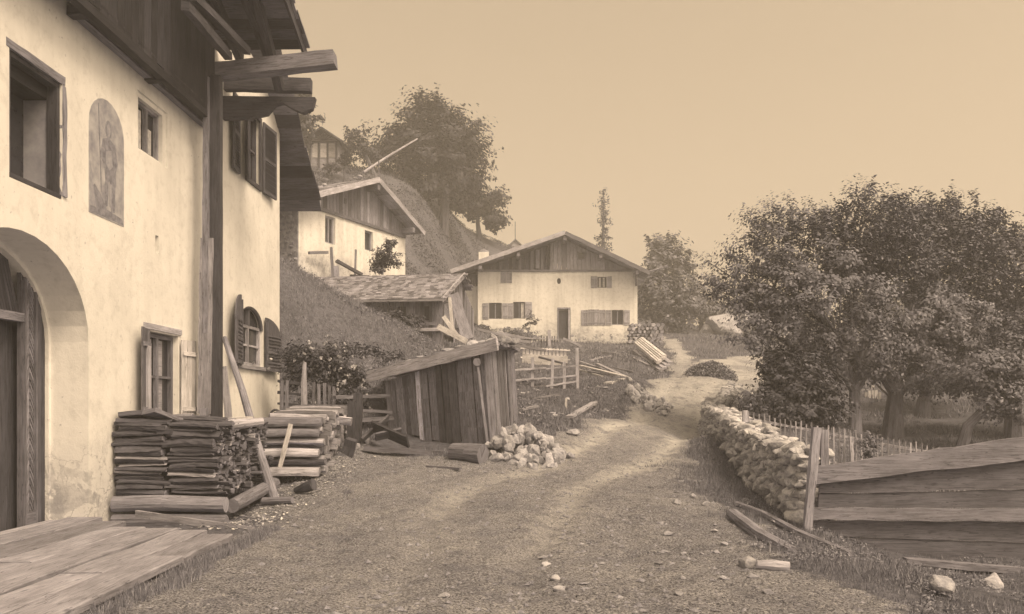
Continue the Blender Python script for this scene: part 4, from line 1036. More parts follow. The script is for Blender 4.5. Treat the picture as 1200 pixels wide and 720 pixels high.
# ------------------------------------------------------------------ firewood
def billet_mesh(k, L, r):
    """split log: wedge or half-round cross section with rough faces, lying along x"""
    q = random.Random(k); n = 7; mb = MB(); prof = []
    kind = k % 3
    m = 9 if kind else 6
    for i in range(m):
        t = 2 * math.pi * i / m; rr = r * q.uniform(.75, 1.1)
        y, z = math.cos(t) * rr * 1.25, math.sin(t) * rr * .8
        if kind == 1 and z < -.1 * r: z = -.1 * r
        if kind == 2 and y > .4 * r: y = .4 * r
        prof.append((y, z))
    rings = []; by, bz = q.uniform(-.3, .3) * r, q.uniform(-.3, .3) * r
    for s in range(n + 1):
        t = s / n; bend = math.sin(t * math.pi); ring = [Vector(((t - .5) * L + (q.uniform(-.02, .02) if s in (0, n) else 0), y * (1 + q.uniform(-.12, .12)) + by * bend, z * (1 + q.uniform(-.12, .12)) + bz * bend)) for y, z in prof]
        rings.append(ring)
    ou, ov = q.random() * 30, q.random() * 30
    for s in range(n):
        for i in range(m):
            j = (i + 1) % m; mb.quad([rings[s][i], rings[s][j], rings[s + 1][j], rings[s + 1][i]], [(ou + s * L / n, ov + i * r * .7), (ou + s * L / n, ov + (i + 1) * r * .7), (ou + (s + 1) * L / n, ov + (i + 1) * r * .7), (ou + (s + 1) * L / n, ov + i * r * .7)], .35)
    mb.quad(rings[0][::-1], [(ou + .2, ov + .05 * i) for i in range(m)], .9); mb.quad(rings[-1], [(ou + .3, ov + .05 * i) for i in range(m)], .9)
    return mb
TONES = [W_FIRE, mat_wood('wood_fire_dark', .075, .7, .6), mat_wood('wood_fire_pale', .26, .6, .5)]
def billets(L, r, tones):
    out = []
    for k in range(9):
        o = billet_mesh(k, L, r).build('firewood_log', tones[k % len(tones)]); out.append(o)
    return out
FW = billets(.72, .046, [TONES[0], TONES[1], TONES[1], TONES[0], TONES[2], TONES[1], TONES[0], TONES[1], TONES[0]])
fgp = 'split logs of the tall firewood pile'; cnt = 0; rest = MB()
order = []
for col_ in range(2):
    xc = -5.27 + col_ * .74; y = 12.12; first = True
    for iy in range(22):
        yy = 12.14 + iy * .105; z = .32; iz = 0
        while z < 1.30 + .05 * math.sin(iy * .9) + (.0 if col_ else .04):
            h = rng.choice((rng.uniform(.04, .055), rng.uniform(.055, .095))); 
            if iy < 1 or (col_ == 1) or z > 1.2: order.append((iy, col_, xc + rng.uniform(-.07, .06) + (rng.uniform(-.03, .12) if col_ and rng.random() < .3 else 0), yy + rng.uniform(-.025, .025), z + h / 2, h))
            z += h
order.sort(key=lambda o: (o[0] if o[1] else o[0] * 1.0))
for iy, c_, x, y, z, h in order:
    src = rng.choice(FW); sc_ = h / .075 
    if cnt < 300:
        o = copyobj(src, 'firewood_log', (x, y, z), (rng.uniform(-.6, .6), rng.uniform(-.045, .045), rng.uniform(-.09, .09)), (rng.uniform(.88, 1.06), rng.uniform(1.1, 1.5), sc_ * 1.3)); setp(o, 'split log stacked in the tall firewood pile by the doorway', 'firewood', fgp); cnt += 1
    else:
        m = src.data; M = Matrix.Translation((x, y, z)) @ Matrix.Diagonal((1, 1.35, sc_ * 1.2, 1)); rest.raw([v.co[:] for v in m.vertices], [tuple(p.vertices) for p in m.polygons], M, rng.random())
# core of the pile nobody sees between the logs
rest.hexa([(-5.6, 12.25, .3), (-4.3, 12.25, .3), (-4.3, 14.3, .3), (-5.6, 14.3, .3), (-5.6, 12.25, 1.25), (-4.3, 12.25, 1.25), (-4.3, 14.3, 1.25), (-5.6, 14.3, 1.25)], 0, .1)
setp(rest.build('firewood_heap', TONES[1]), 'rear logs of the tall firewood pile against the house wall', 'firewood', None, 'stuff')
for o in FW: bpy.data.objects.remove(o, do_unlink=True)
mb = MB(); mb.tube([(-5.62, 12.05, .2), (-4.9, 12.03, .22), (-4.02, 12.0, .2)], [.115, .12, .11], 14, .04, r=.7); setp(mb.build('base_log', W_MID, org=(-4.8, 12.03, .2)), 'thick round log under the front of the firewood pile', 'log')
mb = MB(); mb.tube([(-5.6, 11.98, -.04), (-4.9, 11.98, -.03), (-4.0, 11.95, -.04)], [.1, .1, .1], 12, .05, r=.3); setp(mb.build('base_log', W_MID, org=(-4.8, 11.98, -.04)), 'lowest round log lying on the ground before the firewood pile', 'log')
mb = MB(); mb.tube([(-4.0, 12.2, .16), (-3.95, 14.2, .3)], .1, 10, .05, r=.4); setp(mb.build('base_log', W_MID, org=(-4, 12.2, .16)), 'round log along the lane side foot of the firewood pile', 'log')
a = P(160, 602, 11.6); b_ = P(297, 622, 10.9); plank(a, b_, .09, .05, W_GREY, 'thin board lying in front of the lowest log of the firewood pile', 'loose_board', r=.5, n=6)
# boards on top of the pile
plank(P(141, 488, 12.3), P(178, 485, 12.4), .3, .07, W_DARK, 'dark short board on top of the left end of the firewood pile', 'top_board', 'board', (0, .2, 1), .6)
plank(P(174, 482, 12.1), P(219, 499, 12.6), .3, .06, W_MID, 'dark board slanting down over the top of the firewood pile', 'top_board', 'board', (0, .3, 1), .6)
plank(P(140, 494, 12.2), P(200, 497, 12.2), .25, .06, W_DARK, 'flat dark board under the slanting one on the firewood pile', 'top_board', 'board', (0, .2, 1), .5)
plank(P(192, 506, 12.05), P(226, 498, 12.9), .22, .07, W_DARK, 'short dark board at the middle of the firewood pile top', 'top_board', 'board', (0, .2, 1), .3)
mb = MB(); mb.tube([P(236, 500, 12.5), P(270, 498, 12.8), P(308, 494, 13.1)], [.07, .08, .06], 10, .06, r=.8); setp(mb.build('top_log', W_GREY, org=P(236, 500, 12.5)), 'pale barked log lying on the lane side top of the firewood pile', 'log')
plank(P(228, 501, 12.3), P(262, 500, 12.5), .2, .1, W_MID, 'dark chunk of wood beside the pale log on the firewood pile', 'top_block', 'block', (0, 0, 1), .2)
plank(P(250, 494, 13.2), P(295, 490, 13.6), .1, .06, W_LIGHT, 'thin pale board lying behind the pale log on the pile', 'top_board', 'board', (0, 0, 1), .4)
# leaning pole
a = P(263, 396, 15.0); b_ = P(323, 578, 13.55); b_.z = H(b_.x, b_.y) - .05
mb = MB(); mb.tube([a, a.lerp(b_, .35) + Vector((.02, 0, .02)), a.lerp(b_, .7), b_], [.045, .06, .072, .085], 12, .05, r=.75); setp(mb.build('leaning_pole', W_MID, org=b_), 'long rounded pole leaning against the tall house post', 'pole')
plank(P(262, 430, 15.6), P(268, 492, 15.5), .12, .06, W_GREY, 'short board standing behind the foot of the tall house post', r=.6)

# second stack: long split timber
def halflog(a, b_, r, mat, label, group, k, name='split_timber'):
    mb = MB(); q = random.Random(k); a, b_ = Vector(a), Vector(b_); ax = (b_ - a).normalized(); L = (b_ - a).length
    sd = ax.cross(Vector((0, 0, 1))).normalized(); up = sd.cross(ax); m = 9; rot = q.choice((0, .3, 3.1, 1.6, -.4)); rings = []; prof = []; tone = q.random()
    for i in range(m):
        t = math.pi * i / (m - 1); prof.append((math.cos(t) * r * 1.15, math.sin(t) * r * 1.25 - r * .4))
    n = 8
    for s in range(n + 1):
        c = a.lerp(b_, s / n) + up * math.sin(s / n * 3) * .01; ca, sa = math.cos(rot), math.sin(rot)
        rings.append([c + sd * ((x * ca - y * sa) * q.uniform(.93, 1.07)) + up * ((x * sa + y * ca) * q.uniform(.93, 1.07)) for x, y in prof])
    ou, ov = q.random() * 30, q.random() * 30
    for s in range(n):
        for i in range(m):
            j = (i + 1) % m; mb.quad([rings[s][i], rings[s][j], rings[s + 1][j], rings[s + 1][i]], [(ou + s * L / n, ov + i * r * .5), (ou + s * L / n, ov + (i + 1) * r * .5), (ou + (s + 1) * L / n, ov + (i + 1) * r * .5), (ou + (s + 1) * L / n, ov + i * r * .5)], tone)
    mb.quad(rings[0][::-1], [(ou + .2, ov + .05 * i) for i in range(m)], .5); mb.quad(rings[-1], [(ou + .3, ov + .05 * i) for i in range(m)], .4)
    return setp(mb.build(name, mat, org=a), label, 'timber', group)
k = 100
for ly in range(6):
    z0 = .42 + ly * .175
    for iy in range(14):
        y = 15.0 + iy * .19 + (ly % 2) * .06; k += 1
        if iy > 0 and ly < 5 and False: continue
        xl, xr = -4.42 + rng.uniform(-.05, .05), -3.33 + rng.uniform(-.09, .07) - .0 * iy
        zz = z0 + (y - 15) * .1 + rng.uniform(-.015, .015)
        halflog((xl, y + rng.uniform(-.02, .02), zz), (xr, y + rng.uniform(-.02, .02), zz + .0), rng.uniform(.075, .1), (W_STACK if rng.random() < .7 else W_MID),
                'long split timber stacked in the lower pile beyond the leaning pole', 'split timbers of the lower pile', k)
mb = MB(); mb.tube([P(316, 488, 15.3), P(345, 489, 15.5), P(385, 492, 15.7)], [.06, .06, .05], 9, .05, r=.7); 
a = P(313, 500, 14.9); b_ = P(384, 503, 14.9); setp(mb.build('top_timber', W_GREY, org=a), 'thin round pole lying on the lower timber pile', 'timber')
halflog(P(333, 487, 16.3), P(412, 493, 16.4), .12, W_STACK, 'thick timber topmost at the back of the lower pile', None, 7)
plank(P(341, 497, 14.75), P(328, 548, 14.7), .07, .03, W_LIGHT, 'thin stick leaning upright on the lower timber pile', 'leaning_stick', 'stick', r=.4)
mb = MB(); c0 = P(323, 491, 16.1); mb.tube([c0 + Vector((.13 * math.cos(t) * .9, 0, .17 * math.sin(t))) for t in np.linspace(-.4, 3.5, 14)], .022, 6); setp(mb.build('iron_hoop', IRON, org=c0), 'dark curved hoop standing at the back of the lower timber pile', 'hoop')
def stone(p, s, mat, label, cat='stone', group=None, name='stone', k=None):
    v, f = ROCKS3[(k if k is not None else rng.randrange(8)) % 4]; mb = MB(); mb.raw(v, f, rockM(Vector((0, 0, 0)), s), rng.random()); o = mb.build(name, mat); o.location = p; return setp(o, label, cat, group)
def gstone(px_, py_, s, mat, label, group=None, k=None, name='stone'):
    p = G(px_, py_); p.z = H(p.x, p.y) + s[2] * .45; return stone(p, s, mat, label, 'stone', group, name, k)
# chopping block / stump at the pile foot
p = G(352, 580); mb = MB(); mb.tube([p + Vector((-.1, .1, .05)), p + Vector((.1, 0, .12)), p + Vector((.22, -.04, .16))], [.05, .09, .1], 9, .12, r=.1); setp(mb.build('log_stub', W_DARK, org=p), 'dark broken log stub lying before the lower timber pile', 'stub')
p = G(325, 592); mb = MB(); mb.tube([p + Vector((-.25, .1, .04)), p + Vector((.25, -.06, .07))], [.06, .05], 9, .08, r=.4); setp(mb.build('small_log', W_MID, org=p), 'short log lying on chips at the leaning pole foot', 'log')

# ------------------------------------------------------------------ fences
def post(p0, p1, w, mat, label, group=None, r=.5, round_=False, name='fence_post'):
    mb = MB()
    if round_: mb.tube([p0, (Vector(p0) + Vector(p1)) / 2, p1], [w / 2 * 1.1, w / 2, w / 2 * .85], 9, .06, r)
    else: mb.beam(p0, p1, w, w * .8, (0, 1, 0), 5, .006, r, .9)
    return setp(mb.build(name, mat, org=p0), label, 'post', group)
# garden fence by the rose bush
FN = thing('garden_fence', 'broken wooden garden fence between the big house and the shed', 'fence', G(370, 482))
mb = MB(); mb.tube([P(357, 482, 17.8) - Vector((0, 0, .2)), P(356, 450, 17.8), P(357, 425, 17.8)], [.07, .065, .04], 8, .06, r=.5); mb.build('post', W_GREY, FN)
for x, t in ((367, 448), (374, 450), (381, 449), (387, 452), (330, 446), (336, 446), (392, 454)):
    mb = MB(); mb.beam(P(x, 486, 17.9), P(x + rng.uniform(-1, 1), t, 17.9), .06, .03, (0, 1, 0), 3, .004); mb.build('picket', W_MID, FN)
for y in (448, 461, 474):
    mb = MB(); mb.beam(P(326, y - 1, 18), P(357, y + 2, 18), .14, .05, (0, 0, 1), 5, .01, r=.2); mb.build('rail', W_DARK, FN)
for x0, y0, x1, y1 in ((392, 466, 455, 464), (395, 480, 458, 483), (398, 494, 460, 490)):
    mb = MB(); mb.beam(P(x0, y0, 17.7), P(x1, y1, 18.6), .12, .07, (0, 0, 1), 6, .01, r=.3); mb.build('rail', W_MID, FN)
mb = MB(); mb.beam(P(418, 520, 17.3), P(420, 461, 17.3), .17, .13, (0, 1, 0), 6, .01, r=.2); mb.build('gate_post', W_DARK, FN)
mb = MB(); mb.beam(P(410, 540, 16.9), P(412, 470, 16.9), .14, .12, (0, 1, 0), 6, .01, r=.1); mb.build('gate_post', W_DARK, FN)
mb = MB(); mb.beam(P(404, 545, 16.4), P(412, 515, 16.3), .2, .16, (0, 1, 0), 4, .02, r=.3); setp(mb.build('short_stump', W_DARK, org=P(404, 545, 16.4)), 'dark short stump behind the end of the lower timber pile', 'stump')
for x0, y0, Y0, x1, y1, Y1_, w, lab in ((437, 500, 17.3, 478, 518, 16.9, .32, 'bent dark sheet of wood thrown down beside the shed'), (424, 516, 17.2, 455, 489, 17.7, .12, 'dark branch leaning over the rubbish left of the shed'), (440, 512, 17, 470, 506, 17.2, .2, 'dark short board in the rubbish left of the shed')):
    plank(P(x0, y0, Y0), P(x1, y1, Y1_), w, .05, W_DARK if w > .15 else W_MID, lab, 'scrap_board', 'board', (0, .6, .6), rng.random())
gstone(430, 522, (.12, .1, .12), ST_MID, 'grey upright stone among scrap left of the shed')
gstone(416, 527, (.14, .1, .1), ST_WHITE, 'pale stone at the foot of the dark gate post')
# log and trunk in front of the shed
mb = MB(); a = G(531, 538); b_ = G(566, 542); a.z += .13; b_.z += .14; mb.tube([a, a.lerp(b_, .5), b_], [.18, .19, .2], 14, .05, r=.25); setp(mb.build('big_log', W_MID, org=a), 'thick sawn log lying at the shed corner beside the stone heap', 'log')
plank(G(427, 530) + Vector((0, 0, .06)), G(520, 535) + Vector((0, 0, .05)), .13, .1, W_MID, 'long dark beam lying on the ground before the shed', 'ground_beam', 'beam', (0, 0, 1), .3, 8)
plank(G(500, 549) + Vector((0, 0, .03)), G(540, 552) + Vector((0, 0, .03)), .07, .04, W_MID, 'thin stick on the ground before the thick log', 'stick', 'stick', (0, 0, 1), .3)

# stone heap: every stone its own
SRC = []
for i in range(8):
    v, f = ROCKS[i]; mb = MB(); mb.raw(v, f, Matrix.Identity(4), .2 + .1 * i); SRC.append(mb.build('heap_stone', ST_WHITE))
hc = G(615, 540)
for k in range(150):
    a = rng.uniform(0, 6.3); rr = rng.random() ** .6; x = hc.x + math.cos(a) * rr * (.72 if math.cos(a) < 0 else .85); y = hc.y + .3 + math.sin(a) * rr * .7
    hh = H(x, y) + rng.uniform(0, 1) ** .7 * max(0, (1 - rr ** 1.3)) * .46 + .03 + .14 * (y - hc.y)
    q = rng.choice((rng.uniform(.05, .09), rng.uniform(.08, .13), rng.uniform(.1, .2)))
    o = copyobj(SRC[k % 8], 'heap_stone', (x, y, hh), (rng.uniform(0, 6), rng.uniform(0, 6), rng.uniform(0, 6)), (q * 1.2, q, q * .8)); setp(o, 'pale rough stone piled in the heap beside the shed', 'stone', 'stones of the heap beside the shed')
for k in range(110):
    t = rng.random(); p = G(738 + 44 * t + rng.gauss(0, 5), 464 + 20 * t + rng.gauss(0, 3.5)); q = rng.uniform(.05, .16) * (1.1 - .3 * t)
    o = copyobj(SRC[k % 8], 'heap_stone', (p.x, p.y, H(p.x, p.y) + q * rng.uniform(.2, 1.2)), (rng.uniform(0, 6), rng.uniform(0, 6), rng.uniform(0, 6)), (q * 1.3, q, q * .7)); setp(o, 'pale stone of the spill running down the bank beside the lane', 'stone', 'stones spilled down the bank')
for o in SRC: bpy.data.objects.remove(o, do_unlink=True)
for a in ((668, 536, (.14, .12, .09), ST_MID, 'dark stone on the lane edge right of the stone heap'), (672, 511, (.18, .12, .1), ST_WHITE, 'pale flat stone in the grass above the dark stone'),
          (875, 665, (.13, .1, .09), ST_WHITE, 'white stone on the lane left of the lying short log'), (1103, 698, (.2, .14, .13), ST_WHITE, 'big pale boulder below the plank fence near the corner'),
          (1165, 692, (.16, .12, .12), ST_WHITE, 'pale boulder at the foot of the plank fence, rightmost'), (636, 651, (.08, .05, .035), ST_WHITE, 'small white stone on the lane, topmost of the short row'),
          (640, 660, (.055, .045, .03), ST_WHITE, 'second small white stone of the row on the lane'), (651, 680, (.06, .06, .04), ST_WHITE, 'third white stone of the row on the lane'),
          (655, 694, (.08, .055, .04), ST_WHITE, 'lowest white stone of the row on the lane'), (520, 700, (.07, .06, .03), ST_WHITE, 'flat pale stone near the bottom of the lane, left'),
          (905, 524, (.12, .1, .08), ST_WHITE, 'pale stone fallen against the dry stone wall'), (793, 589, (.09, .07, .05), ST_WHITE, 'pale stone beside the grassy bank'), (812, 584, (.1, .06, .05), ST_WHITE, 'long pale stone right of its neighbour beside the grassy bank'),
          (783, 627, (.09, .07, .04), ST_MID, 'flat grey stone on the rough part of the lane'), (828, 592, (.08, .06, .05), ST_WHITE, 'pale stone under the grassy bank foot')): gstone(*a)
mb = MB(); a = G(887, 668) + Vector((0, 0, .05)); b_ = G(925, 671) + Vector((0, 0, .05)); mb.tube([a, a.lerp(b_, .5), b_], [.04, .06, .045], 9, .1, r=.8); setp(mb.build('short_log', W_GREY, org=a), 'pale short log lying right of the white stone on the lane', 'log')
# timbers edging the bank
for pts, r, lab in ((((863, 594), (895, 606), (935, 628), (998, 655)), .055, 'long thin timber lying along the foot of the grassy bank'), (((858, 607), (890, 632), (930, 655)), .08, 'shorter weathered log lying on the lane side of the long timber')):
    mb = MB(); q = [G(x, y) + Vector((0, 0, r * .6)) for x, y in pts]; mb.tube(q, r, 8, .08, r=.6); setp(mb.build('edging_log', W_MID, org=q[0]), lab, 'log')

# plank fence on the right
W_FENCE2 = mat_wood('wood_fence_pale', .14, .35, .45)
PF = thing('plank_fence', 'tall fence of very wide weathered planks at the right edge', 'fence', P(955, 623, 11.5))
def fb(name, tl, tr, br, bl, Y, th, mat, r=.5, n=16):
    mb = MB(); ou = rng.random() * 9; prev = None
    for i in range(n + 1):
        t = i / n; a = P(tl[0] + (tr[0] - tl[0]) * t, tl[1] + (tr[1] - tl[1]) * t, Y); b_ = P(bl[0] + (br[0] - bl[0]) * t, bl[1] + (br[1] - bl[1]) * t, Y)
        a.z += rng.uniform(-.012, .012); b_.z += rng.uniform(-.012, .012); bow = Vector((0, .012 * math.sin(t * 5), 0)); a += bow; b_ += bow; d = Vector((0, th, 0)); u = ou + a.x
        if prev:
            A0, B0, u0 = prev
            mb.quad([B0, b_, a, A0], [(u0, B0.z), (u, b_.z), (u, a.z), (u0, A0.z)], r); mb.quad([A0, a, a + d, A0 + d], [(u0, A0.z), (u, a.z), (u, a.z + th), (u0, A0.z + th)], r)
            mb.quad([B0 + d, b_ + d, b_, B0], [(u0, B0.z), (u, b_.z), (u, b_.z - th), (u0, B0.z - th)], r); mb.quad([A0 + d, a + d, b_ + d, B0 + d], [(u0, A0.z), (u, a.z), (u, b_.z), (u0, B0.z)], r)
        else: mb.quad([b_, a, a + d, b_ + d], [(0, b_.z), (0, a.z), (.05, a.z), (.05, b_.z)], min(1, r + .3))
        prev = (a, b_, u)
    A0, B0, u0 = prev; d = Vector((0, th, 0)); mb.quad([A0, B0, B0 + d, A0 + d], [(0, 0), (0, .3), (.05, .3), (.05, 0)], r)
    return mb.build(name, mat, PF)
XR = 1290
fb('board', (956, 547), (XR, 499.5), (XR, 530), (956, 567), 11.40, .045, W_FENCE2, .8)
fb('board', (962, 563), (XR, 527), (XR, 571), (960, 578.5), 11.5, .045, W_FENCE, .5); fb('board', (960, 579.5), (XR, 572), (XR, 595), (959, 595), 11.52, .045, W_FENCE, .35)
fb('board', (950, 595.5), (XR, 597), (XR, 611), (948, 609.5), 11.38, .05, W_FENCE2, .75)
fb('board', (948, 610.5), (XR, 612), (XR, 638), (948, 628), 11.5, .045, W_FENCE, .5); fb('board', (948, 629), (XR, 639), (XR, 664), (1010, 655), 11.52, .045, W_FENCE, .3)
mb = MB(); mb.beam(P(945, 632, 11.3), P(957, 501, 11.3), .1, .1, (0, 1, 0), 8, .006, r=1.1); mb.build('post', W_MID, PF)
mb = MB(); mb.beam(P(966, 630, 11.7), P(965, 504, 11.7), .1, .1, (0, 1, 0), 8, .006, r=.8); mb.build('post', W_MID, PF)
mb = MB(); mb.beam(P(1250, 690, 11.7), P(1250, 480, 11.7), .14, .14, (0, 1, 0), 8, .006); mb.build('post', W_MID, PF)
plank(G(1060, 662) + Vector((0, 0, .05)), G(1210, 676) + Vector((0, 0, .06)), .14, .08, W_MID, 'half buried beam lying under the plank fence', 'ground_beam', 'beam', (0, 0, 1), .5, 8)

# picket fence behind it
PK = thing('picket_fence', 'low fence of thin pale pickets in front of the orchard', 'fence', P(990, 535, 17))
pk = []
x = 877.0
a0 = (868, 481); a1 = (1128, 528.5)
def tp(x): return 483 + (x - 877) * .185
src = None
while x < 1135:
    Y = 17.6 - (x - 877) / 255 * .6; h = rng.uniform(-.03, .03)
    mb = MB(); p0 = P(x, tp(x), Y); b_ = P(x + rng.uniform(-1.4, 1.4), 0, Y); mb.beam((p0.x + (b_.x - p0.x), p0.y, p0.z - .95), (p0.x, p0.y, p0.z + h), .03, .022, (0, 1, 0), 2, .003, rng.random(), .8)
    mb.build('picket', W_GREY, PK); x += rng.uniform(5.9, 7.0)
for dz in (-.14, -.7):
    mb = MB(); mb.beam(P(870, tp(870), 17.66) + Vector((0, 0, dz)), P(1135, tp(1135), 17.06) + Vector((0, 0, dz)), .04, .05, (0, 0, 1), 14, .006, r=.9); mb.build('rail', W_GREY, PK)
mb = MB(); mb.beam(P(873, 530, 17.55), P(873, 481, 17.55), .1, .08, (0, 1, 0), 5, .008, r=1.0); mb.build('post', W_GREY, PK)
mb = MB(); mb.beam(P(998, 570, 17.2), P(998, 512, 17.2), .07, .06, (0, 1, 0), 5, .008, r=1.0); mb.build('post', W_GREY, PK)

# dry stone wall
SW = MB()
def wline(t):
    pts = [(4.15, 11.75), (4.45, 14.5), (4.85, 18), (5.25, 22.2), (5.7, 24), (6.5, 26), (7.6, 29)]; hs = [(.93, .95), (1.02,), (1.3,), (1.58,), (1.7,), (1.85,), (2.3,)]
    s = t * (len(pts) - 1); i = min(int(s), len(pts) - 2); f = s - i
    return Vector((pts[i][0] + (pts[i + 1][0] - pts[i][0]) * f, pts[i][1] + (pts[i + 1][1] - pts[i][1]) * f, hs[i][0] + (hs[i + 1][0] - hs[i][0]) * f))
t = 0; T = []
for i in range(260): T.append(wline(i / 259))
core = MB()
for a, b_ in zip(T[:-1:5], T[5::5]):
    d = (b_ - a); d.z = 0; n = Vector((d.y, -d.x, 0)).normalized() * .17
    za, zb = H(a.x, a.y) - .4, H(b_.x, b_.y) - .4
    A_, B_ = Vector((a.x, a.y, 0)), Vector((b_.x, b_.y, 0)); Z = lambda v, z: Vector((v.x, v.y, z))
    SW.hexa([Z(A_ - n, za), Z(B_ - n, zb), Z(B_ + n, zb), Z(A_ + n, za), Z(A_ - n, a.z - .12), Z(B_ - n, b_.z - .12), Z(B_ + n, b_.z - .12), Z(A_ + n, a.z - .12)], 0, .0)
for i in range(0, 260):
    c = T[i]; nxt = T[min(i + 1, 259)]; prv = T[max(i - 1, 0)]; d = (nxt - prv); d.z = 0; d.normalize(); n = Vector((d.y, -d.x, 0)); g = H(c.x, c.y) - .05
    far = c.y > 20
    for side in ((-1, 1) if i % 2 == 0 else (-1,)):
        z = g + rng.uniform(0, .06)
        while z < c.z - .05:
            q = rng.choice((rng.uniform(.045, .08), rng.uniform(.09, .17))) * (1 + (z < g + .3) * .4); v, f = rng.choice(ROCKS if not far else ROCKS1)
            SW.raw(v, f, rockM(Vector((c.x, c.y, z + q * .6)) + n * side * (.17 + rng.uniform(-.02, .035)) + d * rng.uniform(-.06, .06), (q * 1.25, q * 1.0, q * .72), (rng.uniform(-.3, .3), rng.uniform(-.3, .3), rng.uniform(0, 6))), rng.random()); z += q * 1.15
    if i % 2 == 0:
        for w in ((-.13, .02, .15) if i > 14 else (-.13,)):
            q = rng.uniform(.09, .15); v, f = rng.choice(ROCKS); SW.raw(v, f, rockM(Vector((c.x, c.y, c.z - q * .35 + rng.uniform(-.07, .05))) + n * w + d * rng.uniform(-.05, .05), (q * 1.3, q * 1.1, q * .5), (rng.uniform(-.2, .2), rng.uniform(-.2, .2), rng.uniform(0, 6))), rng.random() * .4 + .8)  # top stones toned lighter than the face: light from above put into colour
for k in range(26):   # near end face behind the post
    q = rng.uniform(.07, .13); v, f = rng.choice(ROCKS); SW.raw(v, f, rockM(Vector((4.12 + rng.uniform(-.15, .15), 11.72 + rng.uniform(0, .08), rng.uniform(-.1, .88))), (q * 1.3, q, q * .8)), rng.random())
setp(SW.build('dry_stone_wall', ST_WALL, org=(4.5, 15, .2)), 'curving dry stone wall of pale rubble between lane and orchard', 'wall')

# rail fence on the bank before the far house
RF = thing('rail_fence', 'pale three rail fence of split poles on the bank right of the shed', 'fence', P(640, 470, 27))
for x, t, b_ in ((624, 419, 458), (648, 420, 455), (661, 424, 452)):
    mb = MB(); mb.beam(P(x + rng.uniform(-2, 1), b_ + 4, 27), P(x, t, 27), .09, .07, (0, 1, 0), 3, .008, r=.9); mb.build('post', W_GREY, RF)
mb = MB(); mb.beam(P(677, 457, 27), P(676, 408, 27), .09, .09, (0, 1, 0), 4, .008, r=1); mb.build('tall_post', W_GREY, RF)
for y0, y1 in ((434, 429), (446, 440), (457, 447), (466, 459)):
    mb = MB(); mb.beam(P(601, y0, 26.9), P(640, (y0 + y1) / 2, 26.95), .09, .05, (0, 0, 1), 4, .01, r=rng.random()); mb.build('rail', W_GREY, RF)
    mb = MB(); mb.beam(P(636, (y0 + y1) / 2 + 1.5, 27), P(677, y1, 27), .09, .05, (0, 0, 1), 4, .01, r=rng.random() + .3); mb.build('rail', W_GREY, RF)
GF = thing('white_paling', 'small pale paling fence before the far house garden', 'fence', P(636, 427, 42))
x = 614
while x < 664:
    mb = MB(); mb.beam(P(x, 421, 42), P(x, 407 + (x - 614) * .05, 42), .13, .04, (0, 1, 0), r=.9); mb.build('paling', W_LIGHT, GF); x += 4.4
for y in (408, 419):
    mb = MB(); mb.beam(P(610, y, 41.9), P(668, y + 3, 41.9), .1, .05, (0, 0, 1), 4, .01, r=.9); mb.build('rail', W_LIGHT, GF)
plank(P(612, 421, 40), P(665, 424, 40), .5, .05, W_LIGHT, 'wide pale board under the small paling fence', 'lying_board', 'board', (0, 1, 0), .3)
plank(P(633, 419, 38), P(664, 427, 37), .25, .08, W_MID, 'dark plank slanting in front of the small paling', 'lying_board', 'board', (0, 0, 1), .2)
for k, (x0, y0, x1, y1) in enumerate(((660, 397, 690, 410), (668, 411, 742, 413), (682, 408, 735, 409))):
    plank(P(x0, y0, 50), P(x1, y1, 50), .25, .12, W_GREY, ('stone coloured step board under the far house door', 'pale edging beam of the terrace before the far house, lower one', 'pale edging beam of the terrace before the far house, upper one')[k], 'edging_beam', 'beam', (0, 0, 1), .6)
# garden fence by far house left
YF = thing('garden_fence', 'grey picket fence of the far house garden left of its door', 'fence', P(600, 400, 50))
for x in np.arange(566, 655, 3.1):
    mb = MB(); y = 391 + (x - 566) * .04; mb.beam(P(x, y + 14, 50), P(x + rng.uniform(-.6, .6), y + rng.uniform(-1, 1), 50), .08, .04, (0, 1, 0), r=rng.random()); mb.build('picket', W_MID, YF)
mb = MB(); mb.beam(P(560, 394, 49.9), P(655, 398, 49.9), .08, .06, (0, 0, 1), r=.7); mb.build('rail', W_GREY, YF)
mb = MB(); mb.beam(P(644, 409, 49.8), P(643.5, 387, 49.8), .18, .16, (0, 1, 0), r=.9); mb.build('post', W_GREY, YF)
# rubble between shed roof and garden
for k, (x, y, Y) in enumerate(((592, 404, 36), (604, 400, 38), (578, 396, 36), (598, 412, 34), (586, 392, 38))):
    stone(P(x, y, Y), (.35, .25, .2), ST_WHITE, 'pale boulder in the heap behind the shed roof', 'stone', 'boulders in the heap behind the shed')
for k, (x0, y0, x1, y1) in enumerate(((585, 391, 612, 396), (590, 398, 622, 401), (604, 405, 640, 411), (560, 386, 600, 396))): plank(P(x0, y0, 36), P(x1, y1, 36), .2, .1, W_GREY, 'weathered plank lying on the boulder heap behind the shed', 'lying_plank', 'plank', (0, 0, 1), rng.random(), group='planks on the boulder heap')

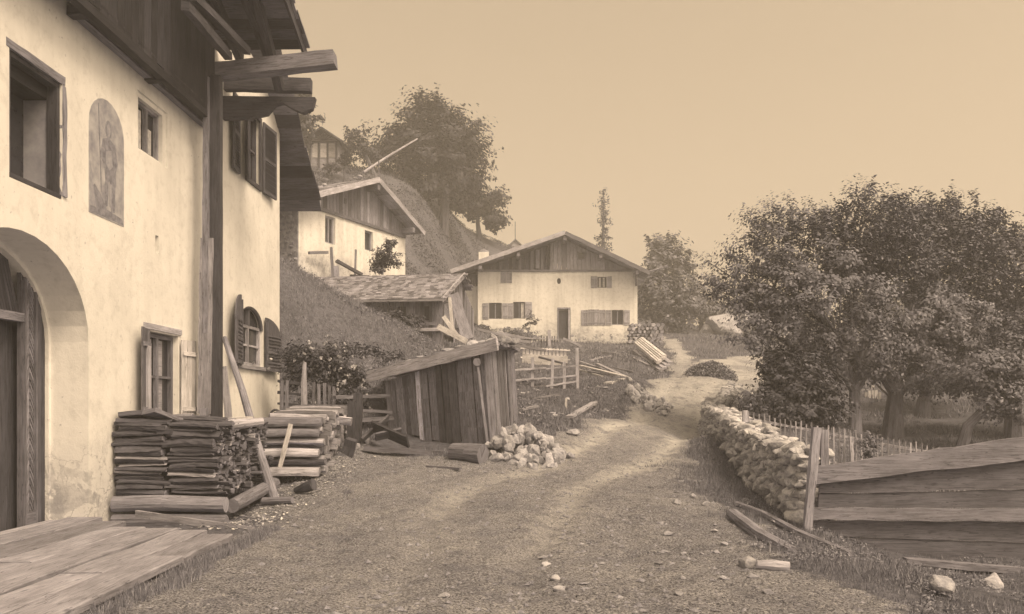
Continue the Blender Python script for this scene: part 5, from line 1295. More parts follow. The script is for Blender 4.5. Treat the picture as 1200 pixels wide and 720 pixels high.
# timber by the far house: bundle of boards, wood pile, scattered planks
BB = []
d0, d1 = P(749, 399, 46), P(776, 421, 39.5); s0 = Vector((.42, .5, .30)) / .72
for i in range(5):
    a = d0 + s0 * (i * .17 - .4); b_ = d1 + s0 * (i * .17 - .4); plank(a, b_, .16, .14, W_LIGHT, 'pale new board of the slanting stack by the far house', 'stacked_board', 'board', (0, 0, 1), rng.uniform(.1, .8), 5, 'boards of the slanting stack')
for i in range(4):
    a = d0 + s0 * (i * .3 - .2) + Vector((-.3, -1, -.55)); b_ = d1 + s0 * (i * .3 - .2) + Vector((-.1, -.9, -.5)); plank(a, b_, .24, .1, W_GREY, 'grey beam under the slanting board stack by the far house', 'stacked_beam', 'beam', (0, 0, 1), rng.random(), 5, 'beams under the slanting stack')
plank(P(771, 417, 40) - Vector((0, 0, .2)), P(772, 434, 40), .5, .25, W_DARK, 'dark trestle block holding the low end of the board stack', 'trestle', 'trestle', (0, 1, 0), .3)
pc = P(756, 397, 51.5); W_ = 0
for k in range(48):
    x = pc.x - 1.0 + (k % 8) * .26 + rng.uniform(-.04, .04) + .12 * (k // 8 % 2); z = H(pc.x, pc.y - .6) + .1 + (k // 8) * .2; L = .9
    mb = MB(); a = Vector((x, pc.y - .5 + rng.uniform(-.08, .08), z)); mb.tube([a, a + Vector((rng.uniform(-.1, .1), L, 0))], rng.uniform(.08, .14), 7, .15); setp(mb.build('stacked_log', W_MID if k % 3 else W_GREY, org=a), 'short log of the low pile at the right corner of the far house', 'firewood', 'logs of the far pile')
for k, (x0, y0, x1, y1) in enumerate(((678, 430, 722, 441), (680, 435, 733, 446), (690, 442, 737, 449), (678, 440, 706, 445), (700, 433, 737, 448))):
    a, b_ = G(x0, y0), G(x1, y1); plank(a + Vector((0, 0, .25)), b_ + Vector((0, 0, .12)), .16, .06, W_LIGHT if k % 2 else W_GREY, 'pale plank strewn on the bank right of the rail fence', 'strewn_plank', 'plank', (0, 0, 1), rng.random(), 4, 'planks strewn on the bank')
plank(G(712, 454) + Vector((0, 0, .12)), G(728, 450) + Vector((0, 0, .15)), .3, .06, W_LIGHT, 'short pale board lying alone below the strewn planks', 'short_board', 'board', (0, 0, 1), .5)
plank(G(667, 494) + Vector((0, 0, .1)), G(697, 477) + Vector((0, 0, .12)), .17, .06, W_GREY, 'pale thick plank lying alone on the grassy bank', 'lone_plank', 'plank', (0, 0, 1), .6, 6)
p = G(663, 481); post(p - Vector((0, 0, .1)), p + Vector((.01, 0, .34)), .06, W_LIGHT, 'small pale stake standing in the bank above the lone plank', name='stake')
# heap of dung / hay on the meadow edge
hm = G(838, 443); mb = MB()
N_ = 26
pts = []
for i in range(N_):
    for j in range(N_): 
        u, v = i / (N_ - 1) * 2 - 1, j / (N_ - 1) * 2 - 1; r = math.hypot(u, v); x = hm.x + u * 1.05; y = hm.y + .9 + v * 2.2
        pts.append(Vector((x, y, H(x, y) - .12 + (.48 * max(0, 1 - r * r) ** 1.1) * (1 + 1.2 * mnoise.noise(Vector((x * 2, y * 2, 0)))) + .05 * mnoise.noise(Vector((x * 9, y * 9, 2))))))
for i in range(N_ - 1):
    for j in range(N_ - 1): mb.quad([pts[i * N_ + j], pts[(i + 1) * N_ + j], pts[(i + 1) * N_ + j + 1], pts[i * N_ + j + 1]])
setp(mb.build('grassy_mound', mat_stone('mound', .11, .5, 1.5, 4), org=hm, smooth=True), 'low dark rounded grassy mound in the fork of the lane', 'mound')
# short light fence by the meadow
MF = thing('meadow_fence', 'short pale rail fence beyond the dark mound at the meadow edge', 'fence', P(880, 433, 46))
for x in (867, 876, 886, 897):
    mb = MB(); mb.beam(P(x, 436, 46), P(x, 423, 46), .08, .06, (0, 1, 0)); mb.build('post', W_LIGHT, MF)
for y in (425, 430):
    mb = MB(); mb.beam(P(862, y + 2, 46), P(904, y, 46), .08, .05, (0, 0, 1)); mb.build('rail', W_LIGHT, MF)
for k, (x, y, s) in enumerate(((845, 381, 2.0), (858, 388, 1.6), (832, 388, 1.3), (872, 380, 1.5), (888, 386, 1.5), (955, 398, 1.6), (915, 392, 1.4), (980, 398, 1.2))):
    stone(P(x, y, 70), (s * 1.1, s * .8, s * .75), ST_WHITE, 'big pale rock outcrop on the rise beyond the meadow', 'rock', 'pale rocks beyond the meadow', 'rock')
OF = thing('orchard_gate', 'pale upright paling gate seen between the first two orchard trunks', 'gate', P(1022, 475, 34))
for x in (1015, 1019, 1023, 1027, 1031):
    mb = MB(); mb.beam(P(x, 476, 34), P(x, 452 + abs(x - 1023), 34), .1, .04, (0, 1, 0)); mb.build('paling', W_LIGHT, OF)
mb = MB(); mb.beam(P(1006, 457, 34), P(1040, 456, 34), .07, .05); mb.build('rail', W_GREY, OF)
plank(P(1016, 440, 26), P(1040, 463, 23), .05, .05, W_DARK, 'thin dark prop stick leaning against the thickest orchard trunk', 'prop_stick', 'stick', r=.3)

# ------------------------------------------------------------------ ground cover
def tufts(n, xlim, ylim, cond, hmin, hmax, wid, name, label, blades=7, spread=.05, mat=GRASS):
    x = nrg.uniform(*xlim, n); y = nrg.uniform(ylim[0], ylim[1], n); g = 1 - roadm(x, y); k = cond(x, y, g) > nrg.random(n); x, y = x[k], y[k]
    x = np.repeat(x, blades) + nrg.normal(size=len(x) * blades) * spread; y = np.repeat(y, blades) + nrg.normal(size=len(y) * blades) * spread
    z = Hn(x, y) - .01; m = len(x); a = nrg.uniform(0, 6.28, m); h = nrg.uniform(hmin, hmax, m); le = h * nrg.uniform(.1, .7, m); b_ = nrg.uniform(0, 6.28, m); w = wid * nrg.uniform(.6, 1.4, m)
    p = np.stack([x, y, z], 1); s = np.stack([np.cos(a) * w, np.sin(a) * w, 0 * w], 1); tip = p + np.stack([np.cos(b_) * le, np.sin(b_) * le, h], 1)
    numobj(name, np.stack([p - s, p + s, tip], 1).reshape(-1, 3), 3, mat, kind='stuff', label=label, cat='grass')
def notbuilt(x, y): return ~((x < -5.3) & (y < 21)) & ~((x < -3.15) & (y < 10.4)) & ~((x > -2.9) & (x < .2) & (y > 17) & (y < 21.5))
def patch(x, y, s=1.3, k=7): return np.clip(.5 + vn(x, y, s, k) * 1.6, 0, 1)
tufts(26000, (-3.5, 9), (5, 17), lambda x, y, g: notbuilt(x, y) * np.clip(g * 1.2 - .25, 0, 1) * patch(x, y), .02, .08, .0045, 'grass', 'short rough grass along both edges of the lane in the foreground')
tufts(14000, (-8, 14), (14, 32), lambda x, y, g: notbuilt(x, y) * (g > .5) * patch(x, y), .05, .17, .009, 'grass', 'grass on the banks left and right of the lane', 9, .07)
tufts(17000, (-12, 6), (17, 40), lambda x, y, g: notbuilt(x, y) * (g > .5), .03, .09, .011, 'grass', 'short meadow grass on the slope behind the big house', 6, .1)
tufts(15000, (-12, 25), (30, 75), lambda x, y, g: (g > .5) * patch(x, y), .08, .24, .022, 'grass', 'grass on the hill and round the far house', 7, .16)
tufts(2600, (-3.45, -2.75), (4.5, 11), lambda x, y, g: (np.abs(x + 3.12 - vn(x, y, 1.2, 3) * .2) < .16) * 1.0, .03, .1, .004, 'grass', 'fringe of grass growing along the plank platform edge', 10, .03)
tufts(5200, (2.2, 6.5), (8, 17), lambda x, y, g: notbuilt(x, y) * np.clip(1.3 - np.abs(x - 3.75) / .9, 0, 1) * (patch(x, y, 2, 9) > .35), .03, .12, .005, 'grass', 'taller weeds on the bank before the dry stone wall', 10, .05)
tufts(6000, (-.2, 5.5), (16, 28), lambda x, y, g: (g > .6) * patch(x, y, .9, 12), .04, .14, .009, 'grass', 'rank weeds on the bank between the stone heap and lane', 12, .09)
# loose gravel on the lane
n = 28000; x = nrg.uniform(-5, 8, n); y = 4.6 + 26 * nrg.random(n) ** 1.5; r = roadm(x, y); k = (nrg.random(n) < .15 + .85 * np.clip(.5 + vn(x, y, 1.1, 21) * 2.2, 0, 1)) & ((r > .3) | (nrg.random(n) < .25)) & notbuilt(x, y); x, y = x[k], y[k]; z = Hn(x, y)
oct_v = np.array([(1, 0, 0), (0, 1, 0), (-1, 0, 0), (0, -1, 0), (0, 0, 1), (0, 0, -1)], float); oct_f = np.array([(0, 1, 4), (1, 2, 4), (2, 3, 4), (3, 0, 4), (1, 0, 5), (2, 1, 5), (3, 2, 5), (0, 3, 5)])
s = .005 + .035 * nrg.random((len(x), 1, 1)) ** 5; V = oct_v[None] * (1 + nrg.normal(size=(len(x), 6, 3)) * .3) * s * np.array([1.3, 1, .6]); a = nrg.uniform(0, 6.3, len(x)); ca, sa = np.cos(a)[:, None], np.sin(a)[:, None]
V = np.stack([V[:, :, 0] * ca - V[:, :, 1] * sa, V[:, :, 0] * sa + V[:, :, 1] * ca, V[:, :, 2]], 2) + np.stack([x, y, z], 1)[:, None] + np.array([0, 0, .002])
numobj('gravel', V[:, oct_f].reshape(-1, 3), 3, mat_stone('gravel_stone', .24, .5, 1.5, 20), rnd=np.repeat(nrg.random(len(x)), 8), kind='stuff', label='loose pebbles scattered over the lane', cat='gravel')
# wood chips and litter by the piles
n = 2600; x = nrg.uniform(-4.1, -2.6, n); y = nrg.uniform(10.8, 17, n); k = np.abs(x + 3.55 - (y - 13) * .06) < nrg.random(n) * .75; x, y = x[k], y[k]; c = np.stack([x, y, Hn(x, y) + .012], 1)
numobj('wood_chips', leafquads(c, .03, 2.5, .45), 4, mat_leaf('chips', .42, .8), kind='stuff', label='pale wood chips littering the foot of the firewood piles', cat='chips')
n = 1500; x = nrg.uniform(-3.5, 6, n); y = nrg.uniform(5, 18, n); k = roadm(x, y) > .2; x, y = x[k], y[k]; c = np.stack([x, y, Hn(x, y) + .006], 1)
numobj('litter', leafquads(c, .018, 3, .3), 4, mat_leaf('litter', .09, 1.0), kind='stuff', label='dark straw and leaf litter trodden into the lane', cat='litter')

n = 9000; x = nrg.uniform(-3.3, 6.5, n); y = nrg.uniform(6, 28, n); k = (roadm(x, y) < .35) & notbuilt(x, y) & (vn(x, y, 1.6, 33) > -.05); x, y = x[k], y[k]
x = np.repeat(x, 12) + nrg.normal(size=len(x) * 12) * .05; y = np.repeat(y, 12) + nrg.normal(size=len(y) * 12) * .05; c = np.stack([x, y, Hn(x, y) + nrg.uniform(.005, .07, len(x))], 1)
numobj('weeds', leafquads(c, .017, 1.0, .5), 4, GRASS, kind='stuff', label='low leafy weeds matted over the banks', cat='weeds')
n = 5000; x = nrg.uniform(-9, 9, n); y = nrg.uniform(18, 50, n); k = (roadm(x, y) < .3) & notbuilt(x, y) & (vn(x, y, .8, 35) > .05); x, y = x[k], y[k]
x = np.repeat(x, 12) + nrg.normal(size=len(x) * 12) * .12; y = np.repeat(y, 12) + nrg.normal(size=len(y) * 12) * .12; c = np.stack([x, y, Hn(x, y) + nrg.uniform(.01, .16, len(x))], 1)
numobj('weeds', leafquads(c, .04, .8, .5), 4, GRASS, kind='stuff', label='leafy clumps growing on the farther banks and slope', cat='weeds')

n = 3600; x = nrg.uniform(-.5, 4.4, n); y = nrg.uniform(5.5, 19, n); k = (vn(x, y, 1.3, 41) + vn(x, y, 4, 42) * .6 > .02) & (x > .2 + (y - 12) * .12); x, y = x[k], y[k]
x = np.repeat(x, 7) + nrg.normal(size=len(x) * 7) * .03; y = np.repeat(y, 7) + nrg.normal(size=len(y) * 7) * .03; c = np.stack([x, y, Hn(x, y) + nrg.uniform(.002, .025, len(x))], 1)
numobj('moss', leafquads(c, .009, 2.0, .6), 4, mat_leaf('moss_tuft', .11, .9), kind='stuff', label='trodden moss and tufts on the rough right side of the lane', cat='moss')
n = 3000; u = nrg.normal(size=(n, 2)) * .45; u = u[(u ** 2).sum(1) < .95]; rr = (u ** 2).sum(1); x = hm.x + u[:, 0] * 1.05; y = hm.y + .9 + u[:, 1] * 2.2; z = Hn(x, y) - .12 + .48 * (1 - rr) ** 1.1 + nrg.uniform(-.02, .12, len(x)); c = np.repeat(np.stack([x, y, z], 1), 5, 0) + nrg.normal(size=(len(x) * 5, 3)) * .06
numobj('weeds', leafquads(c, .05, .8, .5), 4, GRASS, kind='stuff', label='grass growing over the low mound', cat='weeds')

# odds and ends on the bank before the far house
for k, (x0, y0, x1, y1, lab) in enumerate(((622, 470, 655, 466, 'grey board half buried in the bank under the rail fence'), (690, 424, 715, 419, 'short grey pole on the bank above the strewn planks'), (705, 414, 733, 417, 'thin board lying at the terrace foot'), (716, 432, 742, 438, 'grey slab lying beside the foot of the board stack'), (610, 484, 628, 480, 'little grey board in the grass above the stone heap'), (742, 421, 760, 430, 'thin pole lying under the beams of the board stack'))):
    a, b_ = G(x0, y0), G(x1, y1); plank(a + Vector((0, 0, .06)), b_ + Vector((0, 0, .08)), .13, .06, W_GREY, lab, 'scrap_board', 'board', (0, 0, 1), rng.random(), 4)
for k in range(46):
    p = G(rng.uniform(600, 745), rng.uniform(440, 492)); q = rng.uniform(.04, .11); v, f = ROCKS[k % 8]; mb = MB(); mb.raw(v, f, rockM(Vector((0, 0, 0)), (q * 1.3, q, q * .7)), rng.random()); o = mb.build('bank_stone', ST_MID if k % 2 else ST_WHITE); o.location = (p.x, p.y, H(p.x, p.y) + q * .3); setp(o, 'small stone scattered in the grass of the bank below the far house', 'stone', 'stones scattered on the bank')
for k in range(34):
    p = G(rng.uniform(770, 905), rng.uniform(545, 700)); q = rng.uniform(.02, .06); v, f = ROCKS[k % 8]; mb = MB(); mb.raw(v, f, rockM(Vector((0, 0, 0)), (q * 1.3, q, q * .6)), rng.random()); o = mb.build('lane_stone', ST_MID if k % 3 else ST_WHITE); o.location = (p.x, p.y, H(p.x, p.y) + q * .2); setp(o, 'small stone lying loose on the rough right side of the lane', 'stone', 'loose stones on the right of the lane')

n = 7000; x = nrg.uniform(-14, 4, n); y = nrg.uniform(48, 84, n); k = (vn(x, y, .5, 36) > -.08); x, y = x[k], y[k]
x = np.repeat(x, 9) + nrg.normal(size=len(x) * 9) * .2; y = np.repeat(y, 9) + nrg.normal(size=len(y) * 9) * .2; c = np.stack([x, y, Hn(x, y) + nrg.uniform(.02, .3, len(x))], 1)
k = ~((x > -3.9) & (x < 8.5) & (y < 66)); c = c[k]
numobj('weeds', leafquads(c, .075, .6, .5), 4, mat_leaf('hill_weed', .13, .7), kind='stuff', label='rough herbage covering the steep hill', cat='weeds')
# ------------------------------------------------------------------ trees and shrubs
def tree(name, label, cat, path, rad, blobs, nclump, nleaf, lsize, crad, leafm, group=None, twigs=40, sparse=0.0, trunks=None):
    base = Vector(path[0]); t = thing(name, label, cat, base, group)
    tb = MB(); top = Vector(path[-1])
    tb.tube(path, [rad * (1.25 if i == 0 else 1 - .35 * i / len(path)) for i in range(len(path))], 9, .1)
    for tp, r in (trunks or []): tb.tube(tp, [r * (1 - .4 * i / len(tp)) for i in range(len(tp))], 8, .1)
    vol = np.array([b[1][0] * b[1][1] * b[1][2] for b in blobs]) ** .75; vol /= vol.sum()
    C = []
    for (c, rr), f in zip(blobs, vol):
        k = max(6, int(nclump * f)); d = nrg.normal(size=(k, 3)); d /= np.linalg.norm(d, axis=1, keepdims=True)
        q = nrg.uniform(.35, 1.0, (k, 1)) ** .6 * nrg.uniform(.85, 1.1, (k, 1))
        C.append(np.array(c)[None] + d * q * np.array(rr)[None])
        cc = Vector(c); mid = top.lerp(cc, .5) + Vector((rng.uniform(-.3, .3), rng.uniform(-.3, .3), rng.uniform(-.1, .4))) * rr[0] * .3
        tb.tube([top, mid, cc], [rad * .55, rad * .36, rad * .2], 7, .08)
        pts = C[-1][nrg.choice(k, min(k, max(3, int(twigs * f))), replace=False)]
        for p in pts:
            p = Vector(p); a = mid.lerp(cc, rng.random()); m2 = a.lerp(p, .5) + Vector((rng.gauss(0, 1), rng.gauss(0, 1), rng.gauss(0, 1))) * rr[0] * .08
            tb.tube([a, m2, p], [rad * .16, rad * .1, rad * .04], 4, .1, caps=False)
    C = np.concatenate(C)
    cr_ = crad * nrg.uniform(.6, 1.3, (len(C), 1, 1))
    off = nrg.normal(size=(len(C), nleaf, 3)); off /= np.linalg.norm(off, axis=2, keepdims=True); off *= nrg.uniform(.1, 1, (len(C), nleaf, 1)) ** .55
    off[:, :, 2] *= .7
    cen = C.mean(0); ax = C - cen; ax /= np.linalg.norm(ax, axis=1, keepdims=True); ax = ax + nrg.normal(size=ax.shape) * .45; ax[:, 2] += .1; ax /= np.linalg.norm(ax, axis=1, keepdims=True)
    al = (off * ax[:, None]).sum(2, keepdims=True)
    off = off + ax[:, None] * al * .9 - (off - ax[:, None] * al) * .28      # drawn out along the bough, thinner across
    pts = (C[:, None] + off * cr_).reshape(-1, 3)
    # a share of long shoots sticking out of the outline
    ns = len(C) // 3; sel = C[nrg.choice(len(C), ns)]; ctr = C.mean(0); d = sel - ctr; d[:, 2] += crad; d /= np.linalg.norm(d, axis=1, keepdims=True)
    d += nrg.normal(size=d.shape) * .3
    sh = (sel[:, None] + d[:, None] * np.linspace(.2, 1.25, 14)[None, :, None] * crad + nrg.normal(size=(ns, 14, 3)) * lsize * .45).reshape(-1, 3)
    sb = np.repeat(d / np.linalg.norm(d, axis=1, keepdims=True), 14, 0)
    # leaves of one bough face outward together, so boughs light and shade as masses
    ob = off / (np.linalg.norm(off, axis=2, keepdims=True) + 1e-6) * .7 + ax[:, None] * .5; ob[:, :, 2] += .35
    bias = np.concatenate([ob.reshape(-1, 3), sb]); pts = np.concatenate([pts, sh])
    tb.build('trunk', W_BARK, t, smooth=True)
    numobj('crown', leafquads(pts, lsize, bias=bias), 4, leafm, parent=t)
    return t
def px(x, y, Y, rx, rz, ry=None):
    """crown blob from photo pixels: centre, half width, half height in px"""
    c = P(x, y, Y); return (tuple(c), (rx / 1000 * Y, (ry if ry else rx * .9 / 1000 * Y), rz / 1000 * Y))
def gp(x, y, Y):
    p = P(x, y, Y); return (p.x, p.y, p.z)
def base(x, y, Y):
    p = P(x, y, Y); return (p.x, p.y, H(p.x, p.y) - .15)

og = 'fruit trees in the orchard'
tree('fruit_tree', 'broad orchard tree nearest the lane, its crown spreading left over the dark bush', 'tree',
     [base(1001, 512, 22), gp(1002, 480, 22), gp(1001, 455, 22)], .17,
     [px(935, 300, 22.5, 75, 62), px(1005, 275, 22.8, 70, 62), px(895, 335, 22, 58, 50), px(960, 360, 22, 85, 55), px(1035, 330, 23, 55, 75), px(885, 375, 21.6, 36, 36), px(1000, 408, 22, 66, 36), px(960, 420, 21.7, 34, 26), px(858, 322, 22, 38, 34), px(1032, 300, 22.8, 34, 50), px(1060, 262, 23.5, 34, 30), px(912, 262, 22.5, 34, 24), px(985, 252, 23, 36, 24)],
     580, 105, .047, .36, LEAF_A, og, 90, trunks=[([gp(1001, 458, 22), gp(990, 440, 22), gp(984, 415, 21.8)], .13), ([gp(1001, 458, 22), gp(1013, 438, 22.1), gp(1020, 410, 22.3)], .15)])
tree('fruit_tree', 'orchard tree with the thickest straight trunk, second from the lane behind the picket fence', 'tree',
     [base(1045, 514, 22.5), gp(1047, 485, 22.5), gp(1050, 458, 22.5)], .25,
     [px(1085, 300, 24, 68, 62), px(1125, 340, 24, 62, 70), px(1080, 380, 23, 70, 50), px(1105, 265, 24.5, 50, 38), px(1062, 425, 22.3, 52, 30), px(1110, 435, 22.6, 46, 26), px(1140, 275, 24.5, 40, 34), px(1148, 405, 23.4, 58, 48)],
     540, 105, .048, .38, LEAF_A, og, 80, trunks=[([gp(1050, 460, 22.5), gp(1036, 440, 22.4), gp(1030, 415, 22.4)], .17), ([gp(1050, 460, 22.5), gp(1066, 442, 22.6), gp(1080, 420, 22.8)], .2)])
tree('fruit_tree', 'orchard tree on the right with a thin trunk curving up like a bow', 'tree',
     [base(1122, 528, 20), gp(1134, 500, 20), gp(1150, 483, 20), gp(1172, 472, 20)], .13,
     [px(1160, 440, 20.5, 60, 26), px(1205, 420, 20.5, 55, 40), px(1190, 470, 20, 40, 22)],
     230, 100, .045, .32, LEAF_A, og, 50)
tree('fruit_tree', 'orchard tree at the right edge of the photo with a dark short trunk', 'tree',
     [base(1192, 512, 23), gp(1191, 480, 23), gp(1193, 455, 23)], .3,
     [px(1185, 330, 25, 60, 62), px(1225, 380, 24, 70, 70), px(1170, 285, 26, 38, 30), px(1250, 310, 25, 60, 60), px(1205, 440, 23, 50, 40)],
     400, 95, .05, .4, LEAF_A, og, 50)
tree('fruit_tree', 'farther orchard tree with a dark trunk seen between the thick trunk and the bowed one', 'tree',
     [base(1080, 486, 31), gp(1082, 470, 31), gp(1090, 455, 31)], .25,
     [px(1100, 420, 31, 50, 32), px(1130, 400, 32, 40, 30)], 240, 45, .085, .5, LEAF_A, og, 30)
tree('round_bush', 'big dark rounded bush behind the stone wall where the picket fence starts', 'bush',
     [base(930, 498, 21), gp(930, 480, 21)], .07,
     [px(935, 455, 21.2, 44, 42), px(897, 478, 21, 34, 20), px(955, 480, 21, 38, 26), px(915, 430, 21.5, 26, 22), px(880, 490, 20.6, 18, 12)],
     480, 60, .05, .24, LEAF_B, None, 40)

# hill tree and its neighbours
tree('linden_tree', 'huge dense tree standing on the crest of the steep hill', 'tree',
     [base(520, 243, 70), gp(522, 222, 70), gp(519, 205, 70)], .36,
     [px(500, 144, 70, 32, 26), px(470, 164, 70, 22, 17), px(525, 162, 70, 40, 36), px(549, 190, 70, 22, 28), px(500, 180, 70, 46, 24), px(450, 182, 69, 24, 16), px(478, 204, 70, 24, 10), px(530, 215, 70, 34, 16), px(540, 205, 70, 24, 22), px(503, 126, 70, 18, 12), px(515, 217, 70, 26, 13), px(494, 226, 69.5, 12, 9)],
     560, 62, .16, 1.0, LEAF_C, None, 90)
tree('small_tree', 'loose airy young tree left of the huge hilltop tree', 'tree',
     [base(440, 205, 66), gp(430, 185, 66), gp(420, 172, 66)], .16,
     [px(420, 165, 66, 18, 17), px(408, 178, 66, 12, 12), px(436, 180, 66, 12, 10)], 50, 26, .14, .5, LEAF_C, None, 60)
tree('small_tree', 'thin tree standing close left of the hilltop summerhouse, half behind the roof eave', 'tree',
     [base(356, 190, 60), gp(354, 170, 60), gp(355, 150, 60)], .12,
     [px(358, 140, 60, 13, 22), px(352, 118, 60, 14, 16), px(350, 160, 60, 14, 14)], 90, 30, .14, .5, LEAF_C, None, 40)
tree('shrub', 'low shrub growing beside the right wall of the hilltop summerhouse', 'shrub',
     [base(403, 196, 61), gp(403, 190, 61)], .05, [px(404, 186, 61, 7, 8), px(392, 196, 60.5, 8, 4)], 36, 34, .1, .35, LEAF_C, None, 6)
tree('small_tree', 'low spreading tree on the slope just right of the huge hilltop tree', 'tree',
     [base(562, 276, 79), gp(560, 262, 79), gp(560, 250, 79)], .22,
     [px(555, 240, 79, 22, 14), px(578, 236, 79, 15, 10), px(579, 258, 79, 14, 12), px(538, 236, 77, 18, 12)], 200, 34, .16, .6, LEAF_C, None, 40)
tree('wall_shrub', 'round potted looking shrub in front of the white hillside house', 'shrub',
     [gp(448, 322, 31.6), gp(449, 308, 31.6)], .04, [px(451, 300, 31.6, 11, 10), px(457, 288, 31.6, 7, 6), px(441, 306, 31.6, 8, 8), px(463, 305, 31.6, 6, 9), px(447, 314, 31.6, 9, 6)], 60, 36, .05, .2, LEAF_B, None, 10)
tree('shrub', 'bush growing against the end wall of the grey barn', 'shrub',
     [base(474, 392, 31.5), gp(474, 380, 31.5)], .04, [px(474, 378, 31.5, 16, 10), px(458, 370, 31.5, 12, 8)], 70, 34, .055, .22, LEAF_B, None, 10)

# trees right of the far house
fg = 'hazy trees beyond the far house'
tree('leafy_tree', 'tall hazy round topped tree rising behind the right roof edge of the far house', 'tree',
     [base(782, 395, 78), gp(783, 350, 78), gp(783, 330, 78)], .35,
     [px(780, 300, 78, 22, 20), px(768, 312, 78, 16, 16), px(795, 315, 78, 16, 20), px(752, 330, 78, 12, 12)], 150, 34, .19, .75, LEAF_D, fg, 50)
tree('leafy_tree', 'full hazy tree standing low beside the right wall of the far house', 'tree',
     [base(785, 398, 66), gp(785, 375, 66), gp(785, 360, 66)], .25,
     [px(780, 345, 66, 30, 28), px(762, 360, 66, 18, 25), px(800, 360, 66, 22, 26), px(785, 380, 66, 18, 16)], 230, 34, .16, .7, LEAF_D, fg, 60)
tree('leafy_tree', 'lower hazy tree between the far house trees and the orchard', 'tree',
     [base(822, 392, 72), gp(822, 375, 72), gp(823, 365, 72)], .2,
     [px(822, 352, 72, 22, 22), px(838, 368, 72, 20, 16), px(806, 350, 74, 16, 22)], 150, 32, .16, .7, LEAF_D, fg, 40)
tree('leafy_tree', 'hazy tree seen low behind the orchard crowns on the right', 'tree',
     [base(900, 396, 80), gp(900, 380, 80)], .3,
     [px(890, 370, 80, 30, 24), px(935, 372, 82, 34, 22), px(865, 372, 82, 20, 14)], 260, 36, .19, .85, LEAF_D, fg, 40)
tree('leafy_tree', 'hazy tree hidden almost wholly behind the orchard crowns', 'tree',
     [base(1060, 410, 75), gp(1060, 390, 75)], .3,
     [px(1040, 370, 75, 50, 34), px(1120, 380, 76, 50, 34)], 300, 30, .2, .9, LEAF_D, fg, 40)
# sparse spruce behind the roof
def spruce(x, y0, y1, Y, wpx, label):
    b = Vector(P(x, y0, Y)); top = P(x, y1, Y); b.z = H(b.x, b.y) - .2
    t = thing('spruce', label, 'tree', b, None); tb = MB(); tb.tube([b, b.lerp(top, .5), top], [.26, .16, .03], 7)
    C = []; h = top.z - b.z; zs = np.linspace(.28, .985, 30)
    for k in zs:
        for j in range(rng.choice((2, 3, 3))):
            L = wpx / 1000 * Y * (1 - k) ** .55 * rng.uniform(.25, 1.15) + .15; a = rng.uniform(0, 6.3); p0 = b.lerp(top, k + rng.uniform(-.01, .01))
            p1 = p0 + Vector((math.cos(a) * L, math.sin(a) * L, -L * rng.uniform(.05, .4)))
            tb.tube([p0, p1], [.045, .015], 4, caps=False)
            q = np.linspace(.25, 1, max(5, int(L * 11)))[:, None]
            C.append(np.array(p0)[None] * (1 - q) + np.array(p1)[None] * q + nrg.normal(size=(len(q), 3)) * np.array([.1, .1, .1]))
    C = np.concatenate(C); C = np.concatenate([C, C + nrg.normal(size=C.shape) * .12, C + nrg.normal(size=C.shape) * .12])
    tb.build('trunk', W_BARK, t); numobj('crown', leafquads(C, .12, 0, .4), 4, LEAF_D, parent=t)
spruce(707, 330, 222, 74, 17, 'sparse bare spruce rising behind the far house roof')

# rose bush by the corner of the big house
t = tree('rose_bush', 'rambling bush with small white blooms over the fence beside the big house', 'bush',
     [base(372, 478, 18.8), gp(372, 450, 18.8)], .03,
     [px(383, 428, 18.8, 28, 22), px(352, 420, 18.6, 18, 18), px(408, 442, 18.9, 18, 14), px(345, 440, 18.7, 14, 16), px(402, 472, 18.9, 26, 18)], 330, 44, .035, .2, LEAF_B, None, 60)
c = []
for _ in range(80):
    x, y = rng.choice([(385, 425), (352, 415), (405, 440), (380, 408), (402, 470)]); p = P(x + rng.gauss(0, 17), y + rng.gauss(0, 12), 18.3 + rng.uniform(-.1, .5)); c += [p + Vector([rng.gauss(0, .018) for _ in range(3)]) for _ in range(5)]
numobj('blossom', leafquads(np.array(c), .03, 0, .9), 4, LEAF_W, parent=t)
t = tree('garden_shrub', 'light leafy weeds sprouting behind the low rail fence by the shed', 'shrub',
     [base(440, 425, 22.5), gp(440, 418, 22.5)], .02, [px(420, 412, 22.5, 25, 7), px(455, 418, 22.5, 18, 5), px(425, 440, 21, 14, 10), px(440, 455, 20.5, 12, 10)], 70, 30, .04, .18, LEAF_A, None, 10)
t = tree('garden_shrub', 'flowering weed clump poking through the pickets by the plank fence', 'shrub',
     [base(1018, 536, 16.8), gp(1018, 525, 16.8)], .012, [px(1018, 522, 16.7, 9, 14)], 26, 34, .024, .1, LEAF_A, None, 6)
tree('garden_shrub', 'tall straggly garden shrub before the far house left windows', 'shrub',
     [base(619, 402, 52), gp(620, 385, 52)], .03, [px(622, 382, 52, 7, 14), px(600, 394, 52, 30, 7), px(560, 388, 52, 16, 7)], 110, 26, .08, .28, LEAF_D, None, 20)
SKYC, SUNE, EXPO = 1.2, 3.1, 0.13
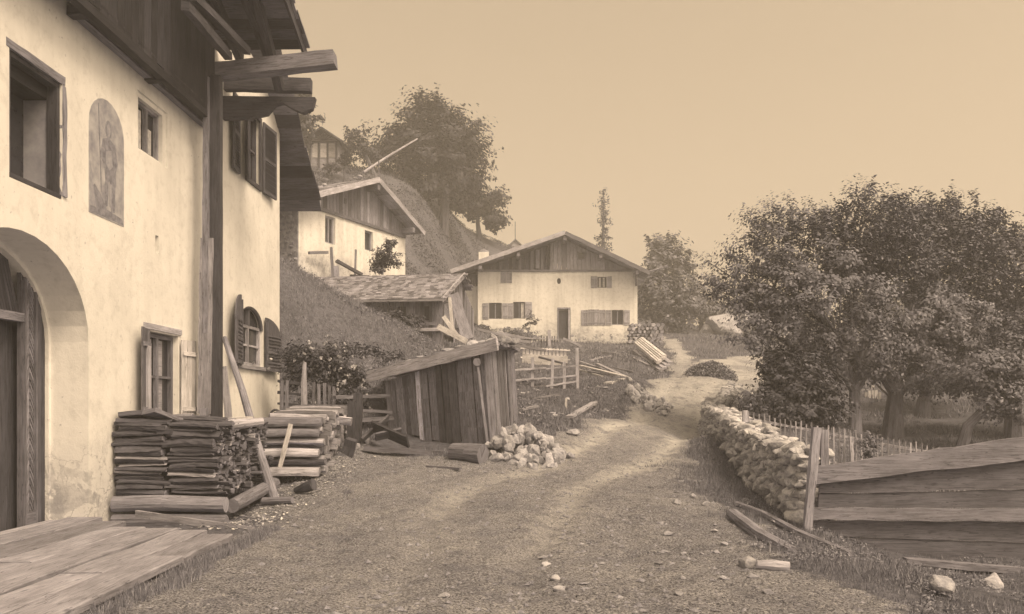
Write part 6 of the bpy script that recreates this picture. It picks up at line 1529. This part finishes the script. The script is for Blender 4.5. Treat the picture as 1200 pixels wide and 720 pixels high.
# ------------------------------------------------------------------ air, light, camera
DENS = 0.0038
x0, x1, y0, y1, zl, zh = -161, 166, -46, 263, float(ZZ.min()) - 1, 34.0
mb = MB(); mb.hexa([(x0, y0, zl), (x1, y0, zl), (x1, y1, zl), (x0, y1, zl), (x0, y0, zh), (x1, y0, zh), (x1, y1, zh), (x0, y1, zh)])
hm_ = bpy.data.materials.new('haze'); hm_.use_nodes = True; nt = hm_.node_tree; nt.nodes.clear()
out = nt.nodes.new('ShaderNodeOutputMaterial'); vol = nt.nodes.new('ShaderNodeVolumePrincipled'); vol.inputs['Density'].default_value = DENS
vol.inputs['Color'].default_value = (.9, .9, .9, 1); vol.inputs['Anisotropy'].default_value = 0.2
nt.links.new(vol.outputs[0], out.inputs['Volume'])
hz = mb.build('haze', hm_); hz['kind'] = 'stuff'; hz['label'] = 'thin pale haze over the whole village'

TINT = (1.0, .755, .495)
EL, AZ = 51, 136            # sun elevation; azimuth clockwise from +Y
world = bpy.data.worlds.new('World'); scene.world = world; world.use_nodes = True; nt = world.node_tree; nt.nodes.clear()
sky = nt.nodes.new('ShaderNodeTexSky'); sky.sky_type = 'NISHITA'; sky.sun_disc = False; sky.sun_elevation = R(EL); sky.sun_rotation = R(AZ); sky.dust_density = 6; sky.air_density = 1.0
bw = nt.nodes.new('ShaderNodeRGBToBW'); nt.links.new(sky.outputs[0], bw.inputs[0])
ev = math_(nt, 'ADD', math_(nt, 'MULTIPLY', math_(nt, 'MINIMUM', bw.outputs[0], 14.0), 2.5), SKYC)
comb = N(nt, 'ShaderNodeVectorMath', operation='SCALE'); comb.inputs[0].default_value = TINT; nt.links.new(ev, comb.inputs['Scale'])
bg = nt.nodes.new('ShaderNodeBackground'); bg.inputs['Strength'].default_value = .1; nt.links.new(comb.outputs[0], bg.inputs['Color'])
wo_ = nt.nodes.new('ShaderNodeOutputWorld'); nt.links.new(bg.outputs[0], wo_.inputs[0])
sl = bpy.data.lights.new('sun', 'SUN'); sl.energy = SUNE; sl.angle = R(18); sl.color = (1.0, .765, .51)
so = bpy.data.objects.new('sun', sl); COL.objects.link(so)
d = Vector((math.sin(R(AZ)) * math.cos(R(EL)), math.cos(R(AZ)) * math.cos(R(EL)), math.sin(R(EL))))
so.rotation_euler = d.to_track_quat('Z', 'Y').to_euler(); so.location = (20, -20, 30)
cam = bpy.data.cameras.new('camera'); co = bpy.data.objects.new('camera', cam); COL.objects.link(co)
co.location = (0, 0, CAMZ); co.rotation_euler = (R(90), 0, 0); cam.sensor_width = 36; cam.lens = 30; cam.shift_y = 115 / 1200
cam.clip_start = .05; cam.clip_end = 2000; scene.camera = co
scene.view_settings.view_transform = 'Standard'; scene.view_settings.look = 'None'; scene.view_settings.gamma = 1; scene.view_settings.exposure = EXPO
scene.render.engine = 'CYCLES'; cy = scene.cycles; cy.use_denoising = True; cy.denoiser = 'OPENIMAGEDENOISE'
cy.max_bounces = 6; cy.diffuse_bounces = 4; cy.glossy_bounces = 2; cy.transmission_bounces = 2; cy.volume_bounces = 1; cy.transparent_max_bounces = 4; cy.use_adaptive_sampling = True; cy.adaptive_threshold = 0.02
cy.sample_clamp_indirect = 5
